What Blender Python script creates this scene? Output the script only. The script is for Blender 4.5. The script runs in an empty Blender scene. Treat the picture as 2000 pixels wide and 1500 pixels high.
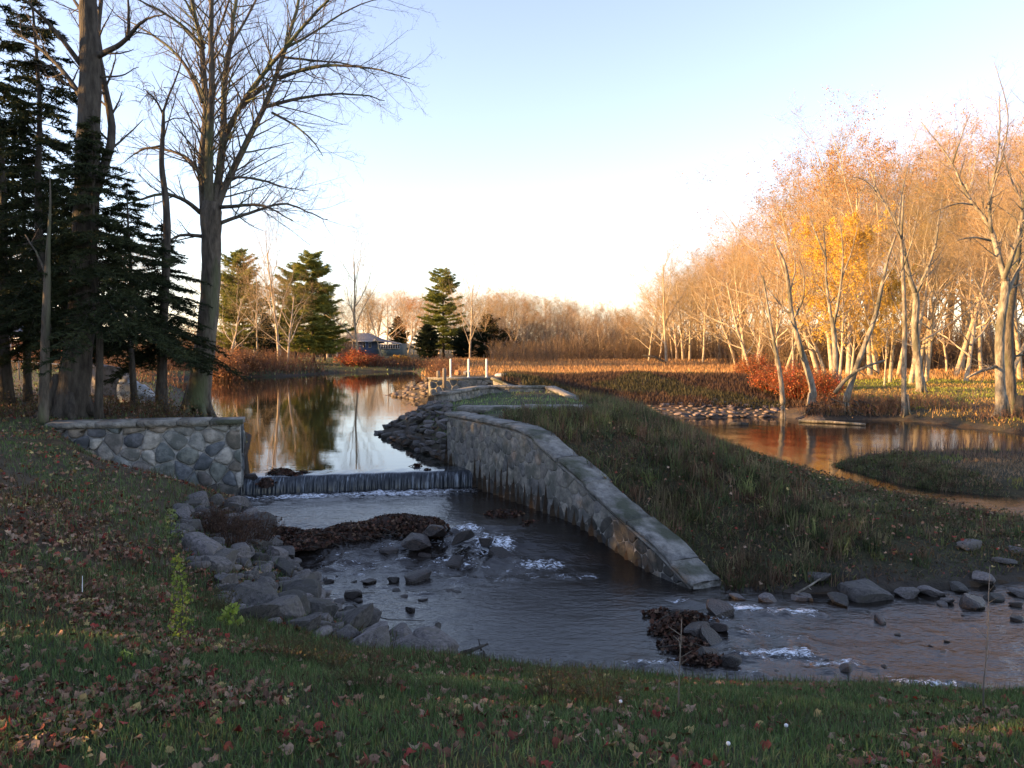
import bpy, math, random
import numpy as np
from mathutils import Vector, noise, Matrix

# ------------------------------------------------------------------ camera, sky, sun, exposure
S = bpy.context.scene
C = S.collection
F, CAMZ, TH = 1555.0, 2.8, math.atan(80 / 1555)
SUN_EL, SUN_AZ = math.radians(11), math.atan2(-0.985, -0.15)      # azimuth from +Y, clockwise
SUN_STRENGTH, SKY_STRENGTH, EXPOSURE = 5.0, 0.13, 2.05
cd = bpy.data.cameras.new("camera"); cam = bpy.data.objects.new("camera", cd); C.objects.link(cam)
cam.location = (0, 0, CAMZ); cam.rotation_euler = (math.pi / 2 - TH, 0, 0)
cd.sensor_width = 36; cd.lens = 36 * F / 2000; cd.clip_start = 0.05; cd.clip_end = 6000
S.camera = cam
W = bpy.data.worlds.new("World"); S.world = W; W.use_nodes = True
nt = W.node_tree
sky = nt.nodes.new("ShaderNodeTexSky"); sky.sky_type = 'NISHITA'; sky.sun_disc = False
sky.sun_elevation = SUN_EL; sky.sun_rotation = SUN_AZ
sky.air_density = 1.0; sky.dust_density = 0.1; sky.ozone_density = 1.6
hs_ = nt.nodes.new("ShaderNodeHueSaturation"); hs_.inputs["Saturation"].default_value = .80
tn_ = nt.nodes.new("ShaderNodeMix"); tn_.data_type = 'RGBA'; tn_.blend_type = 'MULTIPLY'; tn_.inputs[0].default_value = 1; tn_.inputs[7].default_value = (.88, .80, .87, 1)
nt.links.new(sky.outputs[0], hs_.inputs["Color"]); nt.links.new(hs_.outputs[0], tn_.inputs[6]); nt.links.new(tn_.outputs[2], nt.nodes["Background"].inputs[0])
nt.nodes["Background"].inputs[1].default_value = SKY_STRENGTH
ld = bpy.data.lights.new("sun", 'SUN'); ld.energy = SUN_STRENGTH; ld.angle = math.radians(0.5); ld.color = (1, 0.58, 0.22)
sun = bpy.data.objects.new("sun", ld); C.objects.link(sun)
TOSUN = Vector((math.sin(SUN_AZ) * math.cos(SUN_EL), math.cos(SUN_AZ) * math.cos(SUN_EL), math.sin(SUN_EL)))
sun.rotation_euler = TOSUN.to_track_quat('Z', 'Y').to_euler()
S.view_settings.view_transform = 'Standard'; S.view_settings.look = 'None'
S.view_settings.gamma = 1; S.view_settings.exposure = EXPOSURE
S.render.engine = 'CYCLES'; S.cycles.max_bounces = 6; S.cycles.use_denoising = True
S.cycles.sample_clamp_indirect = 4

rng = np.random.default_rng(11); random.seed(11)
A = np.array

# ------------------------------------------------------------------ pixel <-> world (photo pixels, 2000 x 1500)
def ray(px, py):
    x = (px - 1000) / F; y = -(py - 750) / F
    return x, math.cos(TH) + y * math.sin(TH), -math.sin(TH) + y * math.cos(TH)
def P(px, py, d):                      # point seen at that pixel, d metres ahead
    x, y, z = ray(px, py); t = d / y
    return A((x * t, d, CAMZ + z * t))
def G(px, py, z):                      # point seen at that pixel on the level z
    x, y, zz = ray(px, py); t = (z - CAMZ) / zz
    return A((x * t, y * t, z))
def PROJ(x, y, z):
    zz = z - CAMZ
    dep = y * math.cos(TH) - zz * math.sin(TH); up = y * math.sin(TH) + zz * math.cos(TH)
    dep = np.where(dep < .1, .1, dep)
    return 1000 + F * x / dep, 750 - F * up / dep

# ------------------------------------------------------------------ terrain
def smooth(a, b, x):
    t = np.clip((x - a) / (b - a), 0, 1); return t * t * (3 - 2 * t)
WX0, WY0, WX1, WY1 = -5.6, 16.5, -0.9, 17.45                      # weir lip
def weir_y(x): return WY0 + (x - WX0) * (WY1 - WY0) / (WX1 - WX0)
V = 60.0
STREAM = [(-5.6, 16.5, V), (-5.6, 16.1, .35), (-5.2, 15.5, .5), (-4.6, 14.3, .5), (-3.7, 12.8, .5), (-3.0, 11.6, .5), (-2.4, 10.5, .5),
          (-1.8, 9.5, .42), (-.7, 8.55, .42), (.6, 7.85, .55), (2.4, 7.5, .6), (5, 7.3, .6), (8, 7.2, .6), (14, 7, .6), (40, 6, .5),
          (60, 20, .4), (40, 32, .35), (26, 28.5, .35), (19.5, 29.5, .35), (18.2, 33, .35), (17.3, 35.2, .4), (13.6, 35.2, .4), (12.3, 36.7, .3), (7.2, 36, .3),
          (3, 36.5, V), (1.6, 36.5, V), (1.6, 32, V), (3.5, 32, .5), (6.6, 30.5, .4), (6.7, 26, .4), (7.0, 22, .4), (7.5, 19, .35),
          (8.5, 16.7, .3), (9.9, 15.0, .3), (11, 14.0, .3), (10.6, 13.1, .3), (9, 12.2, .4), (7.5, 11.5, .4), (6.2, 11.1, .45), (5, 10.9, .5),
          (3.5, 10.85, .5), (3.0, 10.98, .5), (2.7, 11.06, .5), (2.55, 11.2, V), (-.75, 17.2, V), (-.9, 17.45, V)]
POND = [(-5.6, 16.7, V), (-5.9, 17.3, .6), (-6.7, 20, .5), (-7.9, 24, .4), (-9.7, 27, .4), (-15, 38, .35), (-21, 50, .3), (-27, 61, .3), (-25, 64, .3), (-19, 67, .25),
        (-16.5, 75, .25), (-10, 79, .25), (-6.5, 62, .2), (-4.2, 52, .25), (-5.2, 46, .35), (-6.7, 42.7, .4), (-4.3, 38.2, V), (-3.9, 38.25, V), (.3, 38.3, V), (.3, 31.6, V),
        (-1.7, 31.4, V), (-3.2, 29, .6), (-3.9, 27, .6), (-4.1, 24.4, .6), (-3.15, 22.2, .65), (-2.2, 20.2, .8), (-1.5, 18.6, V), (-.95, 17.6, V)]
ISLAND = [(8.9, 22.3, 0), (9.4, 19.0, 0), (10.4, 17.7, 0), (12, 17, 0), (16, 16.3, 0), (24, 16.5, 0), (24, 22, 0), (17, 23.8, 0), (14, 24.4, 0), (11.5, 24, 0), (9.7, 23, 0)]
LC = A([(0,0,1.15),(-5,0,1.2),(5,0,1.1),(0,-5,1.2),(-12,-3,1.3),(12,-5,1.0),(0,3.3,1.02),(-3,3.3,1.1),(3,3.3,.98),(6,3.3,.9),
 (-2,5,.74),(-1,5.8,.33),(-1.6,7.2,.05),(-4,6,1.0),(-6,8,1.08),(0,5,.56),(2,5,.48),(4,5,.44),(7,5,.42),(0,6,.2),(3,6,.15),(7,6,.15),(-3.2,7.2,.58),
 (-12,12,1.25),(-8,10,1.15),(-20,5,1.4),(-9.2,15,1.15),(-8,12.6,1.05),(-6.3,11.5,.75),(-7,13.5,.7),(-8.6,16.6,1.15),(-7.1,16.8,1.15),(-6.2,17.4,1.12),
 (-.8,18.9,1.1),(0,17.4,1.1),(.8,16,1.08),(1.3,15.1,.86),(1.85,14.1,.46),(2.35,13.2,.06),(2.8,12.2,-.42),(3.1,11.5,-.8),
 (3.9,20,.9),(5.8,18,.18),(6.75,15,-.14),(7.65,14,-.26),(10,13.4,-.46),(3.5,15.5,.72),(4.5,14,.3),(5,12.2,-.15),(7.5,12.8,-.32),(2,18,1.08),(0,21,1.08),(2,24,1.0),(4,24,.8),
 (0,25,1.02),(-.5,28.5,.95),(-1.6,21,1.05),(-1.9,24,.95),(-2.2,25.2,.85),(1.2,28.6,1.0),(2.6,28,.75),(4,28,.5),(1,31,.9),(1,34,.3),
 (-3.5,39,1.08),(-1,39,1.08),(1.2,39.5,1.0),(0,44,1.05),(7,44,1.05),(12.5,44,1.0),(14.5,46,.5),(3,40,.35),(7,40,.15),(12,40,.12),(14.5,40,-.1),
 (-4,55,.2),(0,52,.3),(10,52,.3),(20,52,.2),(0,65,.15),(20,65,.15),(40,65,.2),(0,100,.2),(40,100,.3),(-6,85,.25),
 (18,38,-.2),(22,40,-.1),(18,45,0),(30,45,.1),(25,60,.12),(22,33,-.3),(30,35,0),
 (-9.5,17.5,1.2),(-14,18,1.25),(-9.2,23.3,1.0),(-12,28,.9),(-20,25,1.2),(-18,36,.8),(-30,40,.7),(-30,55,.55),(-40,20,1.4),(-40,80,.9),(-60,60,1.1),
 (-25,72,.4),(-20,80,.6),(-10,92,.5),(-25,100,.6),(-30,150,.5),(0,150,.4),(40,150,.5),(80,60,.5),(80,10,.5),(0,300,.8),(300,300,.8),(-300,300,.8),(-300,-50,1.2),(300,-50,.6),
 (0,1500,1),(1500,1500,1),(-1500,1500,1),(0,-60,1.2)], float)
_K = np.hypot(LC[:, None, 0] - LC[None, :, 0], LC[:, None, 1] - LC[None, :, 1]) + .0
_w = np.linalg.solve(np.block([[_K - np.eye(len(LC)) * .02, np.ones((len(LC), 1))], [np.ones((1, len(LC))), np.zeros((1, 1))]]), np.r_[LC[:, 2], 0])
def land(x, y):
    out = np.full(x.shape, _w[-1])
    for i in range(len(LC)): out = out + _w[i] * np.sqrt((x - LC[i, 0]) ** 2 + (y - LC[i, 1]) ** 2 + .02)
    return out
def pdist(poly, x, y):
    best = np.full(x.shape, 1e9); k = np.zeros(x.shape); ins = np.zeros(x.shape, bool); n = len(poly)
    for i in range(n):
        x0, y0, kk = poly[i]; x1, y1, _ = poly[(i + 1) % n]
        dx, dy = x1 - x0, y1 - y0
        t = np.clip(((x - x0) * dx + (y - y0) * dy) / (dx * dx + dy * dy), 0, 1)
        d = np.hypot(x - x0 - t * dx, y - y0 - t * dy)
        m = d < best; best = np.where(m, d, best)
        k2 = poly[(i + 1) % n][2]
        kv = kk if (kk >= V or k2 >= V) else (kk + (k2 - kk) * t)
        k = np.where(m, kv, k)
        ins ^= ((y0 > y) != (y1 > y)) & (x < dx * (y - y0) / (dy if dy else 1e-9) + x0)
    return best, ins, k
def SW(x, y):                                                  # level of the stream's water
    t = smooth(11.7, 14.0, y) * (1 - smooth(2.5, 5, x))
    return -.68 + .34 * t + .06 * smooth(14, 18, y) * smooth(4, 6, x) * (1 - t)
_ph = rng.uniform(0, 6.28, 40)
def wob(x, y, s):                                              # cheap smooth noise
    return (np.sin(x * s + _ph[0] + 1.7 * np.sin(y * s * .7 + _ph[1])) + np.sin(y * s * 1.1 + _ph[2] + 1.3 * np.sin(x * s * .8 + _ph[3])) + np.sin((x + y) * s * 1.9 + _ph[4]) * .5 + np.sin((x - y) * s * 2.7 + _ph[5]) * .4) / 2.9
def H(x, y):
    x = np.asarray(x, float); y = np.asarray(y, float)
    h = land(x, y) + .05 * wob(x, y, 1.1) + .02 * wob(x, y, 4.3)
    # ground kept low in front of the left retaining wall
    wl = 15.55 + (x + 8.9) * .24
    cap = np.interp(x, [-9.6, -8.9, -8.4, -7.9, -7.1, -6.3, -5.5], [1.3, 1.05, .65, .3, -.12, -.32, -.5]) + .38 * np.maximum(0, wl - y)
    h = np.where((y < wl + .25) & (x > -9.6) & (x < -5.3), np.minimum(h, cap), h)
    for poly, wz in ((POND, np.zeros(x.shape)), (STREAM, SW(x, y))):
        d, ins, k = pdist(poly, x, y)
        dd = np.where((k < V), d + .10 * wob(x, y, 3.1) * np.minimum(1, d * 2), d)
        capv = wz + k * np.maximum(dd, 0) + .04
        r = .3; dif = capv - h
        hm = np.maximum(r - np.abs(dif), 0) / r
        sm = np.minimum(h, capv) - np.where(k < V, hm * hm * r * .25, 0)
        h = np.where(ins, np.minimum(h, wz - np.minimum(.45, .35 * d) - .03), sm)
    d, ins, k = pdist([(-5.6, 16.0, V), (-5.62, 17.6, V), (-.95, 18.2, V), (-.7, 16.9, V)], x, y)
    h = np.where(ins, np.minimum(h, -.5), h)
    d, ins, k = pdist(ISLAND, x, y)
    h = np.where(ins, np.maximum(h, -.66 + np.minimum(.3, .3 * d) + .06 * wob(x, y, 1.6)), h)
    return h
def H1(x, y): return float(H(A([x]), A([y]))[0])
def HIT(px, py, d0=2.5, d1=150):
    ds = np.geomspace(d0, d1, 1500); x, y, z = ray(px, py)
    hx, hz = x * ds / y, CAMZ + z * ds / y
    m = np.nonzero(hz <= H(hx, ds))[0]
    i = m[0] if len(m) else 1499
    return A((hx[i], ds[i], H1(hx[i], ds[i])))

# ------------------------------------------------------------------ materials
def mk(name, c1, c2=None, scale=3.0, rough=.85, bump=0.0, bscale=None, tint=False, rnd=0.0, trans=0.0, spec=.3, stretch=(1, 1, 1), detail=6, lo=.35, hi=.65, c3=None, s3=.6):
    m = bpy.data.materials.new(name); m.use_nodes = True; n = m.node_tree; N = n.nodes; Lk = n.links.new
    b = N["Principled BSDF"]; b.inputs["Roughness"].default_value = rough; b.inputs["Specular IOR Level"].default_value = spec
    tc = N.new("ShaderNodeTexCoord"); mp = N.new("ShaderNodeMapping"); Lk(tc.outputs["Object"], mp.inputs[0]); mp.inputs[3].default_value = stretch
    if rnd:
        oi = N.new("ShaderNodeObjectInfo"); vm = N.new("ShaderNodeVectorMath"); vm.operation = 'SCALE'
        vm.inputs[0].default_value = (37, 51, 23); Lk(oi.outputs["Random"], vm.inputs["Scale"]); Lk(vm.outputs[0], mp.inputs[1])
    nz = N.new("ShaderNodeTexNoise"); nz.inputs["Scale"].default_value = scale; nz.inputs["Detail"].default_value = detail; nz.inputs["Roughness"].default_value = .65
    Lk(mp.outputs[0], nz.inputs[0])
    r = N.new("ShaderNodeValToRGB"); r.color_ramp.elements[0].position = lo; r.color_ramp.elements[1].position = hi
    r.color_ramp.elements[0].color = (*c1, 1); r.color_ramp.elements[1].color = (*(c2 or c1), 1); Lk(nz.outputs[0], r.inputs[0])
    col = r.outputs[0]
    def mix(kind, a, bb, fac):
        x = N.new("ShaderNodeMix"); x.data_type = 'RGBA'; x.blend_type = kind
        for s, v in ((0, fac), (6, a), (7, bb)):
            if hasattr(v, "is_linked") or hasattr(v, "links"): Lk(v, x.inputs[s])
            else: x.inputs[s].default_value = v
        return x.outputs[2]
    if c3:
        n3 = N.new("ShaderNodeTexNoise"); n3.inputs["Scale"].default_value = s3; n3.inputs["Detail"].default_value = 5; Lk(mp.outputs[0], n3.inputs[0])
        r3 = N.new("ShaderNodeMapRange"); r3.inputs[1].default_value = .5; r3.inputs[2].default_value = .62; Lk(n3.outputs[0], r3.inputs[0])
        col = mix('MIX', col, (*c3, 1), r3.outputs[0])
    if tint:
        at = N.new("ShaderNodeAttribute"); at.attribute_name = "tint"; col = mix('MULTIPLY', col, at.outputs["Color"], 1.0)
    if rnd:
        hs = N.new("ShaderNodeHueSaturation"); mr = N.new("ShaderNodeMapRange"); Lk(oi.outputs["Random"], mr.inputs[0])
        mr.inputs[3].default_value = 1 - rnd; mr.inputs[4].default_value = 1 + rnd; Lk(mr.outputs[0], hs.inputs["Value"]); Lk(col, hs.inputs["Color"]); 
        m2 = N.new("ShaderNodeMath"); m2.operation = 'MULTIPLY_ADD'; Lk(oi.outputs["Random"], m2.inputs[0]); m2.inputs[1].default_value = -.03 * rnd * 3; m2.inputs[2].default_value = .5 + .015 * rnd * 3
        Lk(m2.outputs[0], hs.inputs["Hue"]); col = hs.outputs[0]
    Lk(col, b.inputs["Base Color"])
    if bump:
        nb = N.new("ShaderNodeTexNoise"); nb.inputs["Scale"].default_value = bscale or scale * 4; nb.inputs["Detail"].default_value = 8; Lk(mp.outputs[0], nb.inputs[0])
        bp = N.new("ShaderNodeBump"); bp.inputs["Strength"].default_value = 1; bp.inputs["Distance"].default_value = bump
        Lk(nb.outputs[0], bp.inputs["Height"]); Lk(bp.outputs[0], b.inputs["Normal"])
    if trans:
        tr = N.new("ShaderNodeBsdfTranslucent"); Lk(col, tr.inputs[0]); ms = N.new("ShaderNodeMixShader"); ms.inputs[0].default_value = trans
        Lk(b.outputs[0], ms.inputs[1]); Lk(tr.outputs[0], ms.inputs[2]); Lk(ms.outputs[0], N["Material Output"].inputs[0])
    return m
M = {}
M['ground'] = mk('ground_soil', (.6, .6, .6), (1.25, 1.2, 1.1), 7, .95, .03, 30, tint=True)
M['blade'] = mk('grass_blade', (.75, .8, .7), (1.2, 1.15, 1.1), 1.2, .7, tint=True, trans=.25, spec=.2)
M['leaf'] = mk('fallen_leaf', (.7, .7, .7), (1.2, 1.15, 1.1), 30, .75, tint=True, spec=.25)
M['treeleaf'] = mk('tree_leaf', (.8, .8, .8), (1.15, 1.1, 1.05), 1, .7, tint=True, trans=.35, rnd=.12)
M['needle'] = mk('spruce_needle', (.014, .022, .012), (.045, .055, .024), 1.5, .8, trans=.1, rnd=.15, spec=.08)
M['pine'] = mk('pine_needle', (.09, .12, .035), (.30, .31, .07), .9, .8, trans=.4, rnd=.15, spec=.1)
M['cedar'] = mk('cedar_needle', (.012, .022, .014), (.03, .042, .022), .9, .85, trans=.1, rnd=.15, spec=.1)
M['bark'] = mk('rough_bark', (.045, .038, .03), (.14, .12, .095), 9, .95, .03, 22, stretch=(1, 1, .25), c3=(.10, .115, .06), s3=1.2)
M['darkbark'] = mk('dark_bark', (.028, .024, .02), (.085, .075, .062), 10, .95, .03, 24, stretch=(1, 1, .25))
M['palebark'] = mk('pale_bark', (.09, .075, .058), (.33, .29, .225), 6, .85, .04, 14, stretch=(1, 1, .35), c3=(.09, .085, .06), s3=1.6)
M['farbark'] = mk('bare_wood', (.24, .19, .13), (.50, .41, .29), 3, .9, rnd=.2)
M['twig'] = mk('bare_twigs', (.24, .17, .09), (.48, .34, .17), 1.5, .9, rnd=.35)
M['wallstone'] = mk('wall_stone', (.55, .55, .55), (1.25, 1.2, 1.15), 9, .85, .018, 28, tint=True, c3=(.5, .52, .5), s3=3)
M['mortar'] = mk('mortar', (.20, .19, .17), (.42, .41, .38), 12, .95, .02, 60)
M['mortar2'] = mk('old_mortar', (.12, .115, .10), (.30, .285, .25), 7, .95, .03, 30, stretch=(1, 1, .4))
M['cap'] = mk('concrete_cap', (.10, .097, .088), (.33, .315, .285), 6, .9, .05, 20, lo=.3, hi=.7, c3=(.07, .075, .05), s3=1.4)
M['concrete'] = mk('old_concrete', (.14, .13, .11), (.30, .29, .26), 4, .9, .012, 26, c3=(.08, .08, .065), s3=1.4)
M['rock'] = mk('grey_rock', (.045, .042, .04), (.165, .15, .14), 7, .8, .012, 32, rnd=.55, c3=(.11, .10, .085), s3=2, spec=.3)
M['pebble'] = mk('pebbles', (.5, .5, .5), (1.2, 1.15, 1.1), 9, .85, .02, 30, tint=True)
M['wetrock'] = mk('wet_rock', (.012, .010, .009), (.05, .036, .028), 6, .35, .03, 14, rnd=.3, spec=.5)
M['whiterock'] = mk('pale_boulder', (.3, .31, .32), (.6, .6, .6), 4, .85, .03, 14)
M['redrock'] = mk('rust_boulder', (.25, .10, .05), (.42, .24, .14), 4, .9, .03, 14)
M['debris'] = mk('wet_leaf_heap', (.016, .009, .006), (.05, .026, .017), 14, .75, .05, 22)
M['white'] = mk('white_paint', (.6, .6, .6), (.75, .75, .75), 5, .6)
M['metal'] = mk('galvanised_pipe', (.22, .22, .22), (.35, .35, .35), 6, .5)
M['chain'] = mk('rusty_chain', (.14, .08, .06), (.24, .15, .11), 6, .7)
M['wood'] = mk('weathered_post', (.12, .10, .08), (.24, .21, .18), 6, .9, .01, 20, stretch=(1, 1, .2))
M['bluewall'] = mk('blue_siding', (.10, .15, .27), (.13, .19, .33), 2, .8)
M['tealwall'] = mk('grey_green_siding', (.08, .12, .125), (.11, .15, .155), 2, .8)
M['roof'] = mk('grey_shingle', (.10, .11, .13), (.16, .17, .20), 4, .85)
M['redwall'] = mk('red_siding', (.13, .035, .03), (.19, .055, .045), 2, .85)
M['glass'] = mk('dark_window', (.02, .025, .03), (.04, .045, .05), 2, .15, spec=.5)
M['tarp'] = mk('white_tarp', (.30, .31, .33), (.62, .64, .66), 3, .5, .03, 9, c3=(.12, .13, .15), s3=3)

def water_mat(name, rough, bumps, base, foam=False, fcol=(.78, .82, .88)):
    m = bpy.data.materials.new(name); m.use_nodes = True; n = m.node_tree; N = n.nodes; Lk = n.links.new
    b = N["Principled BSDF"]; b.inputs["Base Color"].default_value = (*base, 1); b.inputs["Roughness"].default_value = rough
    b.inputs["IOR"].default_value = 1.33; b.inputs["Specular IOR Level"].default_value = .9 if foam else .65
    tc = N.new("ShaderNodeTexCoord"); prev = None
    for sx, sy, scale, dist in bumps:
        mp = N.new("ShaderNodeMapping"); Lk(tc.outputs["Object"], mp.inputs[0]); mp.inputs[3].default_value = (sx, sy, 1)
        nz = N.new("ShaderNodeTexNoise"); nz.inputs["Scale"].default_value = scale; nz.inputs["Detail"].default_value = 4; Lk(mp.outputs[0], nz.inputs[0])
        bp = N.new("ShaderNodeBump"); bp.inputs["Strength"].default_value = 1; bp.inputs["Distance"].default_value = dist
        Lk(nz.outputs[0], bp.inputs["Height"])
        if prev: Lk(prev, bp.inputs["Normal"])
        if foam:
            sp = N.new("ShaderNodeSeparateXYZ"); Lk(tc.outputs["Object"], sp.inputs[0]); md = N.new("ShaderNodeMapRange"); md.inputs[1].default_value = 14; md.inputs[2].default_value = 19; md.inputs[3].default_value = dist; md.inputs[4].default_value = dist * .12
            Lk(sp.outputs[1], md.inputs[0]); Lk(md.outputs[0], bp.inputs["Distance"])
        prev = bp.outputs[0]
    Lk(prev, b.inputs["Normal"])
    if foam:
        at = N.new("ShaderNodeAttribute"); at.attribute_name = "foam"
        mp = N.new("ShaderNodeMapping"); Lk(tc.outputs["Object"], mp.inputs[0]); mp.inputs[3].default_value = (1, 1.6, 1)
        nz = N.new("ShaderNodeTexNoise"); nz.inputs["Scale"].default_value = 11; nz.inputs["Detail"].default_value = 10; nz.inputs["Roughness"].default_value = .75; nz.inputs["Distortion"].default_value = .8; Lk(mp.outputs[0], nz.inputs[0])
        cn = N.new("ShaderNodeMath"); cn.operation = 'MULTIPLY_ADD'; Lk(nz.outputs[0], cn.inputs[0]); cn.inputs[1].default_value = 2.0; cn.inputs[2].default_value = -.5
        ad = N.new("ShaderNodeMath"); ad.operation = 'ADD'; Lk(at.outputs["Fac"], ad.inputs[0]); Lk(cn.outputs[0], ad.inputs[1])
        mr = N.new("ShaderNodeMapRange"); mr.inputs[1].default_value = .98; mr.inputs[2].default_value = 1.22; Lk(ad.outputs[0], mr.inputs[0])
        fb = N.new("ShaderNodeBsdfPrincipled"); fb.inputs["Base Color"].default_value = (*fcol, 1); fb.inputs["Roughness"].default_value = .6; Lk(prev, fb.inputs["Normal"])
        ms = N.new("ShaderNodeMixShader"); Lk(mr.outputs[0], ms.inputs[0]); Lk(b.outputs[0], ms.inputs[1]); Lk(fb.outputs[0], ms.inputs[2])
        Lk(ms.outputs[0], N["Material Output"].inputs[0])
    return m
M['pond'] = water_mat('still_water', .015, ((.22, 1, .9, .0035), (.3, 1, 6, .0009)), (.012, .014, .011))
M['stream'] = water_mat('running_water', .04, ((1, 1.6, 2.2, .018), (1, 1.5, 8, .014), (1, 1.5, 26, .006)), (.014, .011, .009), True)

# ------------------------------------------------------------------ mesh helpers
class MB:
    def __init__(s): s.v = []; s.t = []; s.q = []; s.ct = []; s.cq = []; s.n = 0
    def add(s, v, tris=None, quads=None, col=None):
        v = np.asarray(v, float).reshape(-1, 3)
        for f, F_, CL in ((tris, s.t, s.ct), (quads, s.q, s.cq)):
            if f is not None and len(f):
                f = np.asarray(f, int); F_.append(f + s.n)
                c = np.ones((len(f), 3)) if col is None else np.broadcast_to(np.asarray(col, float).reshape(-1, 3), (len(f), 3))
                CL.append(c)
        s.v.append(v); s.n += len(v); return s
    def box(s, x0, x1, y0, y1, z0, z1, col=None):
        v = [(x, y, z) for z in (z0, z1) for y in (y0, y1) for x in (x0, x1)]
        return s.add(v, quads=[(0, 2, 3, 1), (4, 5, 7, 6), (0, 1, 5, 4), (2, 6, 7, 3), (0, 4, 6, 2), (1, 3, 7, 5)], col=col)
    def tube(s, pts, rad, sides=8, col=None, cap=True):
        pts = np.asarray(pts, float); rad = np.asarray(rad, float); n = len(pts)
        T = np.gradient(pts, axis=0); T /= np.linalg.norm(T, axis=1)[:, None] + 1e-9
        ref = A((0, 1., 0)) if abs(T[0, 1]) < .8 else A((1., 0, 0))
        U = np.cross(T, ref); U /= np.linalg.norm(U, axis=1)[:, None] + 1e-9; Vv = np.cross(T, U)
        a = np.linspace(0, 2 * math.pi, sides, endpoint=False)
        v = pts[:, None] + rad[:, None, None] * (U[:, None] * np.cos(a)[None, :, None] + Vv[:, None] * np.sin(a)[None, :, None])
        i = np.arange(n - 1)[:, None] * sides; j = np.arange(sides)[None]; k = (j + 1) % sides
        q = np.stack([i + j, i + k, i + sides + k, i + sides + j], -1).reshape(-1, 4)
        v = v.reshape(-1, 3); tr = None
        if cap:
            v = np.vstack([v, pts[:1], pts[-1:]]); nn = n * sides
            tr = [(nn, (b + 1) % sides, b) for b in range(sides)] + [(nn + 1, (n - 1) * sides + b, (n - 1) * sides + (b + 1) % sides) for b in range(sides)]
        return s.add(v, tris=tr, quads=q, col=col)
    def segs(s, p0, p1, r0, r1, sides=3, col=None):            # many straight tapering twigs at once
        p0 = np.asarray(p0, float); p1 = np.asarray(p1, float); n = len(p0)
        if not n: return s
        T = p1 - p0; T /= np.linalg.norm(T, axis=1)[:, None] + 1e-9
        ref = np.where(np.abs(T[:, 2:3]) < .8, A([[0, 0, 1.]]), A([[1., 0, 0]]))
        U = np.cross(T, ref); U /= np.linalg.norm(U, axis=1)[:, None] + 1e-9; Vv = np.cross(T, U)
        a = np.linspace(0, 2 * math.pi, sides, endpoint=False)
        off = U[:, None] * np.cos(a)[None, :, None] + Vv[:, None] * np.sin(a)[None, :, None]
        v = np.concatenate([p0[:, None] + off * np.asarray(r0)[:, None, None], p1[:, None] + off * np.asarray(r1)[:, None, None]], 1).reshape(-1, 3)
        b = np.arange(n)[:, None] * 2 * sides; j = np.arange(sides)[None]; k = (j + 1) % sides
        q = np.stack([b + j, b + k, b + sides + k, b + sides + j], -1).reshape(-1, 4)
        return s.add(v, quads=q, col=None if col is None else np.repeat(col, sides, 0))
    def build(s, name, mat, parent=None, loc=None, smooth=False, attr=None, rot=None):
        v = np.vstack(s.v) if s.v else np.zeros((0, 3))
        if loc is not None: v = v - np.asarray(loc, float)
        me = bpy.data.meshes.new(name)
        t = np.vstack(s.t) if s.t else np.zeros((0, 3), int); q = np.vstack(s.q) if s.q else np.zeros((0, 4), int)
        me.vertices.add(len(v)); me.vertices.foreach_set("co", v.astype(np.float32).ravel())
        nl = t.size + q.size; me.loops.add(nl); me.loops.foreach_set("vertex_index", np.r_[t.ravel(), q.ravel()].astype(np.int32))
        me.polygons.add(len(t) + len(q))
        ls = np.r_[np.arange(len(t)) * 3, t.size + np.arange(len(q)) * 4].astype(np.int32)
        me.polygons.foreach_set("loop_start", ls)
        if smooth: me.polygons.foreach_set("use_smooth", np.ones(len(ls), bool))
        me.update(calc_edges=True)
        if s.ct or s.cq:
            c = np.vstack(s.ct + s.cq); at = me.attributes.new("tint", 'FLOAT_COLOR', 'FACE')
            at.data.foreach_set("color", np.hstack([c, np.ones((len(c), 1))]).astype(np.float32).ravel())
        if attr is not None:
            at = me.attributes.new("foam", 'FLOAT', 'POINT'); at.data.foreach_set("value", attr.astype(np.float32))
        me.materials.append(M[mat])
        o = bpy.data.objects.new(name, me); C.objects.link(o)
        if loc is not None: o.location = [float(q_) for q_ in loc]
        if parent: o.parent = parent; 
        return o
def tag(o, label=None, cat=None, group=None, kind=None):
    if label: o['label'] = label
    if cat: o['category'] = cat
    if group: o['group'] = group
    if kind: o['kind'] = kind
    return o
def empty(name, loc, label, cat, group=None):
    o = bpy.data.objects.new(name, None); C.objects.link(o); o.location = [float(q) for q in loc]; return tag(o, label, cat, group)
def part(mb, name, mat, root, smooth=False):                    # mesh given in world space, parented to a thing
    L = A(root.location); o = mb.build(name, mat, None, L, smooth); o.parent = root; o.location = (0, 0, 0); return o
def lpart(mb, name, mat, root, smooth=False):                   # mesh already local
    o = mb.build(name, mat, None, None, smooth); o.parent = root; return o
def copy_tree(o, parent=None):
    c = o.copy(); C.objects.link(c); c.parent = parent
    for ch in o.children: copy_tree(ch, c)
    return c
def inpoly(poly, px, py):
    ins = np.zeros(np.shape(px), bool); n = len(poly)
    for i in range(n):
        x0, y0 = poly[i]; x1, y1 = poly[(i + 1) % n]
        ins ^= ((y0 > py) != (y1 > py)) & (px < (x1 - x0) * (py - y0) / ((y1 - y0) or 1e-9) + x0)
    return ins
def scatter_img(poly, box, n, lift=0.0):                        # ground points whose picture falls inside poly
    x = rng.uniform(box[0], box[1], n); y = rng.uniform(box[2], box[3], n); z = H(x, y)
    px, py = PROJ(x, y, z); m = inpoly(poly, px, py)
    return np.stack([x, y, z + lift], 1)[m]
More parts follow.
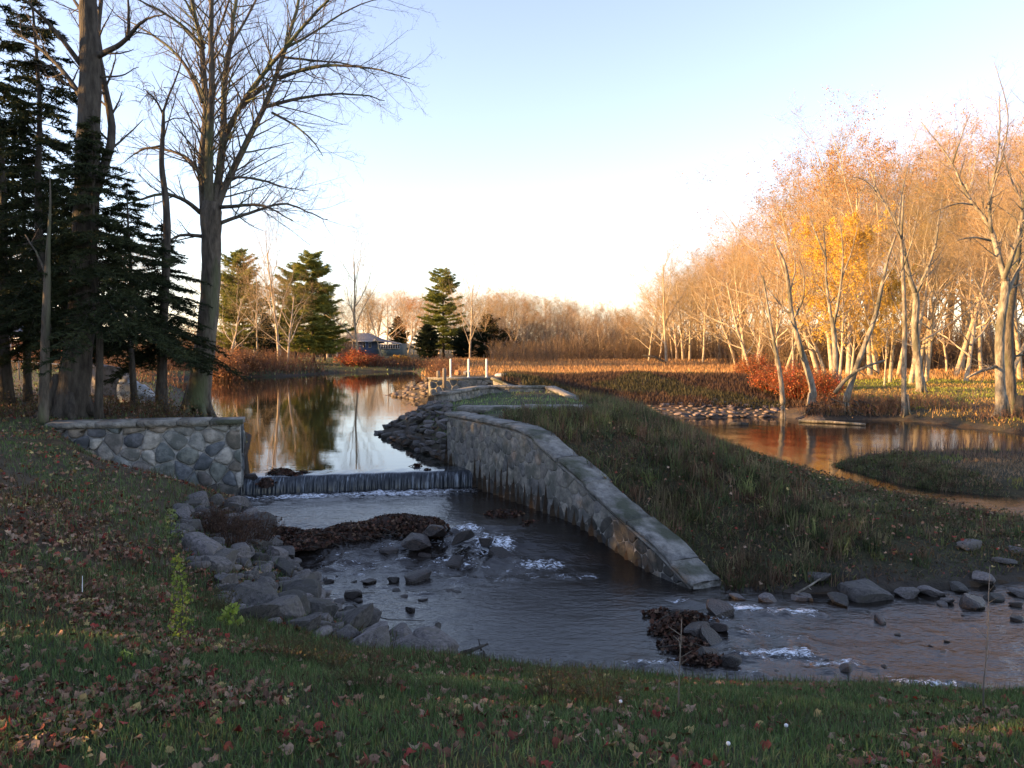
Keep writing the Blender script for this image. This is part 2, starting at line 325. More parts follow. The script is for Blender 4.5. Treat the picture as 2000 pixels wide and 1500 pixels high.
def thin(pts, dist, nmax=9999):                                 # keep points at least dist apart
    out = []
    for p in pts:
        if all((p[0] - q[0]) ** 2 + (p[1] - q[1]) ** 2 > dist * dist for q in out):
            out.append(p)
            if len(out) >= nmax: break
    return out

# ------------------------------------------------------------------ the ground sheet
def axis(lo, fine0, fine1, hi, step, g):
    a = list(np.arange(fine0, fine1, step)); s = step; x = a[-1]
    while x < hi: s = step + g * (x - fine1); s = max(s, step); x += s; a.append(x)
    b = []; x = fine0
    while x > lo: s = max(step, step + g * (fine0 - x)); x -= s; b.append(x)
    return A(b[::-1] + a)
gx = axis(-2500, -10, 11, 2500, .12, .035); gy = axis(-150, 3, 21, 4000, .12, .03)
X, Y = np.meshgrid(gx, gy); Z = H(X, Y)
nx, ny = len(gx), len(gy)
i = (np.arange(ny - 1)[:, None] * nx + np.arange(nx - 1)[None]).ravel()
q = np.stack([i, i + 1, i + nx + 1, i + nx], 1)
cx = (X[:-1, :-1] + X[1:, 1:]) / 2; cy = (Y[:-1, :-1] + Y[1:, 1:]) / 2; cz = (Z[:-1, :-1] + Z[1:, 1:]) / 2
def lerp(a, b, t): return a + (b - a) * t[..., None]
def ground_col(x, y, z):
    c = np.broadcast_to(A((.05, .06, .026)), x.shape + (3,)).copy()             # lawn soil
    n = wob(x, y, .9); n2 = wob(x + 9, y - 4, 2.7)
    leafy = smooth(-1.5, -5, x + .5 * n2) * smooth(4, 7, y + n) * (1 - smooth(40, 60, y))
    c = lerp(c, A((.085, .06, .04)), leafy * .8)
    dS, iS, _ = pdist(STREAM, x, y); dP, iP, _ = pdist(POND, x, y)
    stony = np.maximum(1 - smooth(.1, 1.3, dS + .3 * n2), 1 - smooth(.1, 1.0, dP + .3 * n2))
    c = lerp(c, A((.05, .042, .034)), stony); c = np.where((iS | iP)[..., None], A((.05, .034, .02)), c)
    mound = smooth(0, 1, (x + .5)) * smooth(11, 12, y) * (1 - smooth(34, 36, y)) * (1 - stony)
    c = lerp(c, A((.045, .04, .02)), mound)
    far = smooth(34, 38, y + n) * smooth(-4, 0, x); c = lerp(c, A((.085, .05, .032)), far * (1 - stony))
    marsh = smooth(53, 58, y) * smooth(-8, -4, x); c = lerp(c, A((.22, .12, .055)), marsh)
    mead = smooth(15, 19, x) * smooth(36, 42, y) * (1 - smooth(64, 72, y)); c = lerp(c, lerp(A((.10, .12, .03)) * np.ones(x.shape + (3,)), A((.2, .13, .05)), (n2 + 1) / 2), mead * .9)
    gb = smooth(38, 34.5, y) * smooth(33, 35, y) * (x > 2) * (x < 14); c = lerp(c, A((.13, .105, .09)), gb)
    fw = smooth(70, 90, y) * smooth(10, -8, x); c = lerp(c, A((.09, .075, .03)), fw)
    return c
ground = MB().add(np.stack([X, Y, Z], -1), quads=q, col=ground_col(cx, cy, cz).reshape(-1, 3)).build("ground", 'ground', smooth=True)
tag(ground, kind="structure")

# ------------------------------------------------------------------ water
u = np.arange(-32, 3.01, .5); v = np.r_[np.arange(.45, 6, .5), np.arange(6, 66, .8)]
U, Vv = np.meshgrid(u, v); XX = U; YY = weir_y(U) + Vv
nu, nv = len(u), len(v); i = (np.arange(nv - 1)[:, None] * nu + np.arange(nu - 1)[None]).ravel(); q = np.stack([i, i + 1, i + nu + 1, i + nu], 1)
d_, in_, _ = pdist(POND, XX, YY); keep = (in_ | (d_ < .8)).ravel()
q = q[keep[q].any(1)]
tag(MB().add(np.stack([XX, YY, 0 * XX], -1), quads=q).build("pond", 'pond', smooth=True), kind="structure")

sx = np.r_[np.arange(-6.4, 6, .06), np.arange(6, 12, .15), np.arange(12, 62, 1.0)]; sy = np.r_[np.arange(5.5, 17.6, .06), np.arange(17.6, 40, .4)]
XX, YY = np.meshgrid(sx, sy); nu, nv = len(sx), len(sy)
FOAM = [  # x, y, rx, ry, amount
    (-3.2, 16.35, 2.9, .42, .55), (-.3, 12.9, .45, .55, .62), (-.75, 13.5, .35, .25, .5), (.45, 12.2, .5, .3, .5), (-.9, 12.3, .5, .4, .42), (.9, 11.7, .5, .2, .4), (-2.6, 12.2, .8, .5, .30),
    (-1.6, 12.9, .8, .25, .35), (-.2, 11.6, .9, .3, .32), (3.0, 10.3, .5, .22, .68), (3.6, 10.15, .5, .2, .55), (2.55, 9.9, .2, .2, .5), (2.95, 8.75, .6, .22, .62), (3.5, 8.5, .4, .15, .5), (1.6, 8.5, .5, .15, .42), (4.2, 7.9, .6, .2, .48), (2.3, 10.6, .25, .12, .45)]
RIF = []
for _ in range(46):
    fx, fy = rng.uniform(590, 1010), rng.uniform(1075, 1175)
    if inpoly([(585, 1080), (1000, 1060), (1015, 1110), (860, 1180), (640, 1180)], A([fx]), A([fy]))[0]: RIF.append((fx, fy, rng.uniform(10, 26)))
for _ in range(14): RIF.append((rng.uniform(1440, 1950), rng.uniform(1175, 1330), rng.uniform(10, 22)))
for fx, fy, _ in RIF: w_ = G(fx + 4, fy + 5, -.6); FOAM.append((w_[0], w_[1], rng.uniform(.1, .3), .07, rng.uniform(.15, .36)))
foam = np.zeros(XX.shape)
for fx, fy in ((812, 1078), (832, 1102), (888, 1128), (930, 1078), (960, 1064), (905, 1080), (870, 1072), (1000, 1108), (940, 1102), (860, 1112), (790, 1092), (640, 1150), (700, 1112), (745, 1102), (600, 1112), (920, 1048), (1030, 1112), (1060, 1106), (820, 1148), (675, 1085), (1440, 1215), (1480, 1225), (1550, 1235), (1460, 1300), (1600, 1335), (1250, 1330), (1340, 1350), (1740, 1370)):
    w_ = G(fx, fy, -.6); FOAM.append((w_[0], w_[1], .26, .10, .36))
for fx, fy, rx, ry, a in FOAM:
    yy = fy + (.2 * (XX - fx) if fx == -3.2 else 0)
    foam = np.maximum(foam, min(a + .06, .6) * np.exp(-(((XX - fx) / rx) ** 4 + ((YY - yy) / ry) ** 2)))
rough = np.clip(foam * 1.4 + .25 * np.exp(-((YY - 12.6) / 1.2) ** 2) * (XX < 1.5) + .18 * smooth(1.5, 3, XX) * smooth(11, 10, YY), 0, 1)
def fbm(x, y, s, o=4, sd=0.0):
    out = np.zeros(x.shape); a = 1.0
    for k in range(o):
        c, sn = math.cos(k * 1.3 + sd), math.sin(k * 1.3 + sd)
        out += a * wob(x * c + y * sn, (y * c - x * sn) * 1.4, s); s *= 2.03; a *= .55
    return out
ZZ = SW(XX, YY) + .006 * fbm(XX, YY, 2.3) + .05 * rough * fbm(XX, YY, 5.5, 4, .6) + .035 * foam
d_, in_, _ = pdist(STREAM, XX, YY); keep = ((in_ | (d_ < .35)) & ~((YY > weir_y(XX) + .08) & (XX < 1))).ravel()
i = (np.arange(nv - 1)[:, None] * nu + np.arange(nu - 1)[None]).ravel(); q = np.stack([i, i + 1, i + nu + 1, i + nu], 1); q = q[keep[q].all(1)]
tag(MB().add(np.stack([XX, YY, ZZ], -1), quads=q).build("stream", 'stream', smooth=True, attr=foam.ravel()), kind="structure")

# sheet of water over the weir crest and the falling curtain
def fall_mat():
    m = water_mat('falling_water', .08, ((3, 3, 3, .004),), (.03, .035, .042)); n = m.node_tree; N = n.nodes; Lk = n.links.new
    tc = N.new("ShaderNodeTexCoord"); mp = N.new("ShaderNodeMapping"); Lk(tc.outputs["Object"], mp.inputs[0]); mp.inputs[3].default_value = (22, 3, 1.3)
    nz = N.new("ShaderNodeTexNoise"); nz.inputs["Scale"].default_value = 1; nz.inputs["Detail"].default_value = 5; nz.inputs["Roughness"].default_value = .7; Lk(mp.outputs[0], nz.inputs[0])
    at = N.new("ShaderNodeAttribute"); at.attribute_name = "foam"; mu = N.new("ShaderNodeMath"); mu.operation = 'MULTIPLY'
    mr = N.new("ShaderNodeMapRange"); mr.inputs[1].default_value = .5; mr.inputs[2].default_value = .72; mr.inputs[4].default_value = .85; Lk(nz.outputs[0], mr.inputs[0])
    n2 = N.new("ShaderNodeTexNoise"); n2.inputs["Scale"].default_value = 2.2; n2.inputs["Detail"].default_value = 3; Lk(tc.outputs["Object"], n2.inputs[0])
    r2 = N.new("ShaderNodeMapRange"); r2.inputs[1].default_value = .4; r2.inputs[2].default_value = .62; r2.inputs[3].default_value = .15; Lk(n2.outputs[0], r2.inputs[0])
    m3 = N.new("ShaderNodeMath"); m3.operation = 'MULTIPLY'; Lk(mr.outputs[0], m3.inputs[0]); Lk(r2.outputs[0], m3.inputs[1])
    Lk(m3.outputs[0], mu.inputs[0]); Lk(at.outputs["Fac"], mu.inputs[1])
    fb = N.new("ShaderNodeBsdfPrincipled"); fb.inputs["Base Color"].default_value = (.55, .62, .7, 1); fb.inputs["Roughness"].default_value = .5
    ms = N.new("ShaderNodeMixShader"); Lk(mu.outputs[0], ms.inputs[0]); Lk(N["Principled BSDF"].outputs[0], ms.inputs[1]); Lk(fb.outputs[0], ms.inputs[2]); Lk(ms.outputs[0], N["Material Output"].inputs[0])
    return m
M['fall'] = fall_mat()
xs = np.linspace(-5.62, -.55, 340)
prof = [(.62, 0.001), (.45, 0), (.3, -.001), (.2, -.003), (.1, -.005), (.0, -.012), (-.05, -.035), (-.10, -.09), (-.13, -.16), (-.15, -.26), (-.165, -.36), (-.175, -.47)]
vv = []; ff = []
for k, (dy, z) in enumerate(prof):
    ff.append(np.full(len(xs), (.42 if dy < .46 else 0) if z > -.03 else 1.0))  # on the crest: pale wash in the colour, standing in for reflected sky
    rip = (.018 * np.sin(xs * 31 + 2 * np.sin(xs * 7)) + .012 * np.sin(xs * 67 + np.sin(xs * 19))) * (1 if k > 6 else 0) + .006 * np.sin(xs * 3) * (k in (2, 3, 4))
    vv.append(np.stack([xs, weir_y(xs) + dy + rip, np.full(len(xs), z) + (.004 * np.sin(xs * 11) if 1 < k < 6 else 0)], 1))
n_ = len(xs); i = (np.arange(len(prof) - 1)[:, None] * n_ + np.arange(n_ - 1)[None]).ravel()
tag(MB().add(np.vstack(vv), quads=np.stack([i, i + n_, i + n_ + 1, i + 1], 1)).build("waterfall", 'fall', smooth=True, attr=np.concatenate(ff)), kind="structure")
wb = MB(); ws = [(.75, -.9), (.75, -.06), (.02, -.06), (-.02, -.10), (-.02, -1.0)]
v0 = [(WX0 - .3, weir_y(WX0 - .3) + a, b) for a, b in ws]; v1 = [(WX1 + .5, weir_y(WX1 + .5) + a, b) for a, b in ws]
wb.add(v0 + v1, quads=[(k, k + 1, k + 6, k + 5) for k in range(4)] + [(4, 0, 5, 9)], tris=[(0, 1, 2), (0, 2, 3), (0, 3, 4), (5, 7, 6), (5, 8, 7), (5, 9, 8)])
o = wb.build("weir", 'concrete', loc=(-3.2, 17, -1)); tag(o, "low concrete weir between the two stone walls, water pouring over it", "weir")

# ------------------------------------------------------------------ stone walls
def voronoi(w, h, cw, ch, jit=.42):
    pts = []; r_ = 0; y = ch / 2
    while y < h + ch:
        x = -cw / 2 + (cw / 2 if r_ % 2 else 0)
        while x < w + cw:
            pts.append((x + rng.uniform(-jit, jit) * cw, y + rng.uniform(-jit, jit) * ch)); x += cw * rng.uniform(.75, 1.3)
        y += ch; r_ += 1
    pts = A(pts); cells = []
    for a in range(len(pts)):
        c = pts[a]; poly = [c + A(o_) for o_ in ((-2 * cw, -2 * ch), (2 * cw, -2 * ch), (2 * cw, 2 * ch), (-2 * cw, 2 * ch))]
        for b in np.argsort(((pts - c) ** 2).sum(1))[1:22]:
            m = (pts[b] + c) / 2; nrm = pts[b] - c; new = []
            for k in range(len(poly)):
                p, q_ = poly[k], poly[(k + 1) % len(poly)]; dp, dq = (p - m) @ nrm, (q_ - m) @ nrm
                if dp <= 0: new.append(p)
                if dp * dq < 0: new.append(p + (q_ - p) * dp / (dp - dq))
            poly = new
            if not poly: break
        if len(poly) > 2: cells.append((c, A(poly)))
    return cells
def shrink(poly, c, gap):
    r = np.linalg.norm(poly - c, axis=1).mean(); return c + (poly - c) * max(.5, 1 - gap / max(r, .02))
def chaikin(p, n=2):
    for _ in range(n):
        nx_ = np.roll(p, -1, 0); p = np.stack([p * .78 + nx_ * .22, p * .22 + nx_ * .78], 1).reshape(-1, 2)
    return p
STONES = [tuple(q_ * 1.35 for q_ in c_) for c_ in [(.15, .165, .165), (.20, .205, .195), (.10, .11, .12), (.23, .22, .20), (.17, .15, .125), (.085, .09, .10), (.27, .26, .235), (.14, .15, .135), (.15, .14, .13)]]
def stone_face(mb, frame, w, hfun, h0, cw, ch, gap, out, cols, pcol=None):
    """stones on the plane: frame(u, v, o) -> world point"""
    hm = max(hfun(t) for t in np.linspace(0, w, 50)) - h0
    for c, poly in voronoi(w, hm, cw, ch):
        p = chaikin(shrink(poly, c, gap), 1); p = p + rng.normal(0, gap * .18, p.shape)
        p[:, 0] = np.clip(p[:, 0], .012, w - .012)
        top = A([hfun(t) for t in p[:, 0]]) - h0 - .02
        p[:, 1] = np.minimum(np.maximum(p[:, 1], 0), top)
        if np.ptp(p[:, 1]) < .04 or np.ptp(p[:, 0]) < .04 or top.max() < .05: continue
        c = p.mean(0); o_ = out * rng.uniform(.5, 1.3); n = len(p)
        rings = [(p, -.01), (p, o_ * .55), (c + (p - c) * .86, o_), (c + (p - c) * .45, o_ * rng.uniform(.95, 1.25))]
        v = [frame(a, b + h0, oo) for pp, oo in rings for a, b in pp] + [frame(c[0], c[1] + h0, o_ * 1.15)]
        q_ = [(r * n + k, r * n + (k + 1) % n, (r + 1) * n + (k + 1) % n, (r + 1) * n + k) for r in range(3) for k in range(n)]
        t_ = [(3 * n + k, 3 * n + (k + 1) % n, 4 * n) for k in range(n)]
        col = A(cols[rng.integers(len(cols))]) * rng.uniform(.75, 1.25)
        zc = c[1] + h0
        if zc < -.12 + rng.uniform(-.12, .1): col = col * rng.uniform(.28, .5)          # stones near the water made darker
        mb.add(v, tris=t_, quads=q_, col=col)
# left wall
LW0, LW1 = A((-9.05, 15.50)), A((-5.58, 16.32)); lw = np.linalg.norm(LW1 - LW0); lu = (LW1 - LW0) / lw; ln = A((lu[1], -lu[0]))
lwall = empty("stone_wall", (LW0[0], LW0[1], 0), "short retaining wall of large grey fieldstones with pale mortar and flat cap, left of the weir", "stone wall")
def prism(mb, foot, z0, z1f, col=None):   # foot: 4 xy corners, z1f: height at each
    v = [(x, y, z0) for x, y in foot] + [(foot[k][0], foot[k][1], z1f[k]) for k in range(4)]
    return mb.add(v, quads=[(3, 2, 1, 0), (4, 5, 6, 7)] + [(k, (k + 1) % 4, (k + 1) % 4 + 4, k + 4) for k in range(4)], col=col)
def quadfoot(a, b, n, o0, o1): return [tuple(a + n * o0), tuple(b + n * o0), tuple(b + n * o1), tuple(a + n * o1)]
bk = MB(); prism(bk, quadfoot(LW0, LW1, ln, 0, -.5), -.9, [1.13] * 4); part(bk, "wall_core", 'mortar', lwall)
sf = MB(); stone_face(sf, lambda a, b, o_: (*(LW0 + lu * a + ln * o_), b), lw, lambda t: 1.13, -.5, .34, .30, .016, .045, STONES)
stone_face(sf, lambda a, b, o_: (*(LW1 - ln * a + lu * o_), b), .5, lambda t: 1.13, -.5, .36, .36, .028, .03, STONES)
part(sf, "stone_facing", 'wallstone', lwall, True)
cp = MB(); a = LW0 - lu * .06; seg = [0, .9, 1.65, 2.4, 3.02, lw + .10]
for k in range(5):
    p0, p1 = a + lu * (seg[k] + .01), a + lu * (seg[k + 1] - .005); zt = 1.235 + rng.uniform(-.012, .012)
    prism(cp, quadfoot(p0, p1, ln, .09, -.58), 1.133, [zt, zt, zt + .01, zt + .01])
part(cp, "cap_slab", 'cap', lwall)
# right wall: level, then sloping down to the stream
RW0, RW1 = A((-1.52, 18.55)), A((2.52, 11.12)); rw = np.linalg.norm(RW1 - RW0); ru = (RW1 - RW0) / rw; rn = A((ru[1], -ru[0]))
if rn[0] > 0: rn = -rn
_t = A([0, .30, .40, .46, .517, .66, .785, .909, 1.01]) * rw; _z = A([1.17, 1.17, 1.15, 1.08, .92, .52, .14, -.22, -.60])
def rtop(t): return float(np.interp(t, _t, _z))
rwall = empty("stone_wall", (RW0[0], RW0[1], 0), "long mortared stone wing wall right of the weir, its capped top sloping down into the stream", "stone wall")
bk = MB(); ts = np.linspace(0, rw, 60)
for k in range(59):
    a, b = RW0 + ru * ts[k], RW0 + ru * ts[k + 1]; za, zb = rtop(ts[k]) - .1, rtop(ts[k + 1]) - .1
    f = quadfoot(a, b, rn, 0, -.42); v = [(x, y, -1.3) for x, y in f] + [(*f[0], za), (*f[1], zb), (*f[2], zb), (*f[3], za)]
    qs = [(4, 5, 6, 7), (0, 1, 5, 4), (2, 3, 7, 6)] + ([(3, 0, 4, 7)] if k == 0 else []) + ([(1, 2, 6, 5)] if k == 58 else [])
    bk.add(v, quads=qs)
part(bk, "wall_core", 'mortar2', rwall)
RST = [(.22, .215, .19), (.26, .25, .22), (.19, .19, .18), (.28, .265, .225), (.17, .17, .165), (.24, .23, .21)]
def rcol(): pass
sf = MB(); stone_face(sf, lambda a, b, o_: (*(RW0 + ru * a + rn * o_), b), rw, lambda t: rtop(t) - .1, -.95, .18, .30, .006, .010, RST)
stone_face(sf, lambda a, b, o_: (*(RW0 - rn * a - ru * o_), b), .42, lambda t: 1.07, -.4, .24, .34, .014, .02, RST)
part(sf, "stone_facing", 'wallstone', rwall, True)
cp = MB(); t = -.04
while t < rw * 1.005:
    Ls = rng.uniform(.6, 1.3); t1 = min(t + Ls, rw * 1.01); n = 8; tt = np.linspace(t + .004, t1 - .004, n); oj = rng.uniform(-.035, .03); zj = rng.uniform(-.008, .01)
    v = []
    for a in tt:
        p = RW0 + ru * a; z = rtop(a) + zj
        oj += rng.uniform(-.012, .012)
        for off, zz in ((.035 + oj, -.07), (.04 + oj, .0), (-.2, .012), (-.48 + oj, .0), (-.48 + oj, -.12)): v.append((*(p + rn * off), z + zz + (rng.uniform(-.012, .012) if zz > -.01 else 0)))
    qs = [(k * 5 + j, k * 5 + (j + 1) % 5, (k + 1) * 5 + (j + 1) % 5, (k + 1) * 5 + j) for k in range(n - 1) for j in range(5)]
    e = (n - 1) * 5; cp.add(v, quads=qs, tris=[(0, 1, 2), (0, 2, 3), (0, 3, 4), (e, e + 2, e + 1), (e, e + 3, e + 2), (e, e + 4, e + 3)]); t = t1
part(cp, "cap_slab", 'cap', rwall)
# middle wall and far wall of the second spillway
def simple_wall(pts, thick, name, label, capmat='cap', cw=.3, ch=.3):
    """pts: (x, y, ztop) along the front face; the back lies to the far side"""
    root = empty(name, (pts[0][0], pts[0][1], 0), label, "stone wall"); bk = MB(); sf = MB(); cp = MB()
    for k in range(len(pts) - 1):
        a, b = A(pts[k][:2]), A(pts[k + 1][:2]); za, zb = pts[k][2], pts[k + 1][2]; w = np.linalg.norm(b - a); uu = (b - a) / w; nn = A((uu[1], -uu[0]))
        z0 = -.2
        f = quadfoot(a, b, nn, 0, -thick); v = [(x, y, z0) for x, y in f] + [(*f[0], za - .08), (*f[1], zb - .08), (*f[2], zb - .08), (*f[3], za - .08)]
        bk.add(v, quads=[(3, 2, 1, 0), (4, 5, 6, 7)] + [(j, (j + 1) % 4, (j + 1) % 4 + 4, j + 4) for j in range(4)])
        stone_face(sf, lambda s_, t_, o_, a=a, uu=uu, nn=nn: (*(a + uu * s_ + nn * o_), t_), w, lambda t_, za=za, zb=zb, w=w: za + (zb - za) * t_ / w - .08, z0, cw, ch, .012, .02, RST)
        f = quadfoot(a - uu * .03, b + uu * .03, nn, .06, -thick - .05); v = [(*f[0], za - .078), (*f[1], zb - .078), (*f[2], zb - .078), (*f[3], za - .078), (*f[0], za), (*f[1], zb), (*f[2], zb), (*f[3], za)]
        cp.add(v, quads=[(3, 2, 1, 0), (4, 5, 6, 7)] + [(j, (j + 1) % 4, (j + 1) % 4 + 4, j + 4) for j in range(4)])
    part(bk, "wall_core", 'concrete', root); part(sf, "stone_facing", 'wallstone', root, True); part(cp, "cap_slab", capmat, root); return root
m0, m1, m2, m3 = P(848, 768, 25.6), P(955, 753, 29.2), P(1066, 754, 29.4), P(1140, 787, 27.0)
m00 = P(876, 766, 25.4)
mid = simple_wall([tuple(m0), tuple(m00 + A((0, 0, 0))), tuple(m1), tuple(m2), tuple(m3)], .35, "stone_wall", "bent low stone wall with light concrete cap behind the grass plateau")
f0, f1, f2 = P(838, 738, 38), P(958, 737, 38.5), P(1005, 756, 38)
far = simple_wall([tuple(f0), tuple(f1), tuple(f2)], .45, "stone_wall", "far spillway stone wall carrying the three white posts", cw=.35, ch=.3)
# concrete strips in the grass plateau
def slab(name, pts, th, mat, label):
    mb = MB(); n = len(pts); mb.add([(x, y, z) for x, y, z in pts] + [(x, y, z - th) for x, y, z in pts], quads=[(0, 1, 2, 3), (7, 6, 5, 4)] + [(k, k + 4, (k + 1) % 4 + 4, (k + 1) % 4) for k in range(4)])
    o = mb.build(name, mat, loc=pts[0]); return tag(o, label, "slab")
slab("concrete_slab", [(-1.4, 20.2, 1.17), (.15, 20.1, 1.17), (.25, 20.7, 1.18), (-1.3, 20.8, 1.18)], .14, 'cap', "left of the two long pale concrete slabs set in the grass behind the wing wall")
slab("concrete_slab", [(.3, 20.4, 1.18), (1.75, 20.3, 1.17), (1.9, 20.95, 1.18), (.35, 21.0, 1.19)], .14, 'cap', "right of the two long pale concrete slabs set in the grass behind the wing wall")

# white posts with chains
ptops = []
for k, (px, lab) in enumerate(((880, "leftmost of the three white metal posts on the far spillway wall"), (915, "middle one of the three white metal posts on the far spillway wall"), (950, "rightmost of the three white metal posts on the far spillway wall"))):
    b = P(px, 737, 38.7); b[2] = f0[2] + (f1[2] - f0[2]) * k / 2 - .005; hgt = .88
    o = MB().tube([b, b + A((0, 0, .02)), b + A((0, 0, .021)), b + A((0, 0, hgt)), b + A((0, 0, hgt + .03))], [.07, .07, .042, .042, .015], 12).build("white_post", 'white', loc=b, smooth=True)
    tag(o, lab, "post", "white posts on the spillway wall"); ptops.append(b)
for k in range(2):
    for zz, side in ((.72, "upper"), (.38, "lower")):
        a, b = ptops[k] + A((0, 0, zz)), ptops[k + 1] + A((0, 0, zz)); t = np.linspace(0, 1, 14)[:, None]
        pts = a + (b - a) * t - A((0, 0, 1)) * (.10 * 4 * t * (1 - t)); mb = MB()
        for j in range(13): mb.tube([pts[j], (pts[j] * .5 + pts[j + 1] * .5) + A((0, .006, 0)), pts[j + 1]], [.009, .016, .009], 5)
        tag(mb.build("post_chain", 'chain', loc=a), f"{side} sagging chain between the {'left and middle' if k == 0 else 'middle and right'} white posts", "chain", "chains between the white posts")
for k, px in enumerate((856, 868)):
    b = P(px, 738, 38.35 - .9 * k); b[2] = f0[2] - (.0 if k == 0 else .45); hh = .3 if k == 0 else .9
    o = MB().tube([b, b + A((0, 0, hh)), b + A((0, 0, hh + .03))], [.09, .085, .05], 8).build("wooden_post", 'wood', loc=b)
    tag(o, "short weathered post at the " + ("left end of the far spillway wall top" if k == 0 else "front of the far spillway wall"), "post", "weathered posts by the far spillway")

# ------------------------------------------------------------------ rocks
def rock_mesh(seed, flat=.6, sub=3):
    import bmesh
    r = random.Random(seed); bm = bmesh.new(); bmesh.ops.create_icosphere(bm, subdivisions=sub, radius=1)
    planes = []
    for _ in range(r.randint(8, 11)):
        n = Vector((r.gauss(0, 1), r.gauss(0, 1), r.gauss(0, .8))).normalized(); planes.append((n, r.uniform(.45, .78)))
    off = Vector((seed * 3.1, seed * 1.7, seed))
    sx_, sy_ = r.uniform(.9, 1.35), r.uniform(.75, 1.05)
    for v_ in bm.verts:
        c_ = v_.co; v_.co = Vector([math.copysign(abs(q_) ** .62, q_) for q_ in c_]) * .82; v_.co.x *= sx_; v_.co.y *= sy_
        for n, d in planes:
            e = v_.co.dot(n) - d
            if e > 0: v_.co -= n * e
        v_.co += v_.co.normalized() * (noise.fractal(v_.co * 1.6 + off, 1, 2, 4) * .035)
        v_.co.z *= flat
    me = bpy.data.meshes.new("rock"); bm.to_mesh(me); bm.free()
    for p in me.polygons: p.use_smooth = True
    me.set_sharp_from_angle(angle=math.radians(17))
    return me
RM = [rock_mesh(s_, f_) for s_, f_ in ((1, .62), (2, .5), (3, .7), (4, .45), (5, .8), (6, .55), (7, .65), (8, .4))]
RMAT = {}
for key in ('rock', 'wetrock', 'whiterock', 'redrock'):
    RMAT[key] = []
    for m_ in RM:
        c = m_ if key == 'rock' else m_.copy(); c.materials.clear() if key != 'rock' else None; c.materials.append(M[key]); RMAT[key].append(c)
def rock(p, r, mat='rock', label=None, group=None, name="rock", tilt=.35, kind=None, squash=1.0):
    i_ = kind if kind is not None else int(rng.integers(len(RM)))
    o = bpy.data.objects.new(name, RMAT[mat][i_]); C.objects.link(o); o.location = [float(q_) for q_ in p]
    s_ = rng.uniform(.85, 1.15); o.scale = (r * s_ * 1.1, r / s_, r * squash); o.rotation_euler = (rng.uniform(-tilt, tilt), rng.uniform(-tilt, tilt), rng.uniform(0, 6.3))
    return tag(o, label, "rock", group)
SMALL = []
def pebble(p, r, col=None, squash=.8):
    SMALL.append((p, r * rng.uniform(.8, 1.2), rng.uniform(0, 6.28), rng.uniform(-.3, .3), squash, A(col if col is not None else (.13, .12, .115)) * rng.uniform(.5, 1.5), int(rng.integers(8))))
LB = [(345, 985), (470, 985), (500, 1010), (560, 1085), (600, 1140), (660, 1200), (760, 1240), (860, 1285), (895, 1325), (740, 1335), (640, 1300), (520, 1260), (480, 1225), (430, 1140), (385, 1080), (340, 1030)]
pts = thin(scatter_img(LB, (-8, 0, 7.5, 16.5), 9000), .30, 135)
for p in pts:
    r = rng.choice([.15, .19, .24, .30], p=[.3, .34, .26, .10]); rock(p + A((0, 0, r * .30)), r, 'rock', "grey angular riprap stone on the left bank of the stream below the weir", "riprap stones on the left bank")
for p in thin(scatter_img([(340, 985), (480, 985), (600, 1130), (900, 1320), (880, 1345), (620, 1310), (470, 1240), (330, 1040)], (-8, 0, 7.5, 16.5), 4000), .13, 300):
    pebble(p + A((0, 0, .03)), rng.uniform(.06, .13))
RB = [(735, 852), (758, 830), (800, 812), (846, 786), (880, 788), (876, 806), (873, 906), (830, 890), (780, 868)]
for p in thin(scatter_img(RB, (-5, -.9, 18, 32), 12000), .2, 260):
    if p[0] > -1.45 and p[1] < 19.5: continue
    r = rng.uniform(.12, .22)
    if r < .155: pebble(p + A((0, 0, r * .2)), r, (.10, .095, .095)); continue
    rock(p + A((0, 0, r * .2)), r, 'rock', "dark grey stone of the riprap slope between the pond and the wing wall", "riprap stones on the pond side of the wing wall", squash=.8)
for p in thin(scatter_img([(755, 774), (842, 738), (850, 790), (835, 784)], (-8, -3, 34, 46), 6000), .35, 70):
    pebble(p, rng.uniform(.16, .3), (.16, .13, .11), .7)
for p in thin(scatter_img([(1200, 800), (1330, 785), (1500, 768), (1540, 800), (1520, 822), (1330, 824)], (5, 15, 33, 42), 12000), .26, 420):
    pebble(p, rng.uniform(.10, .24), (.17, .135, .125), .6)
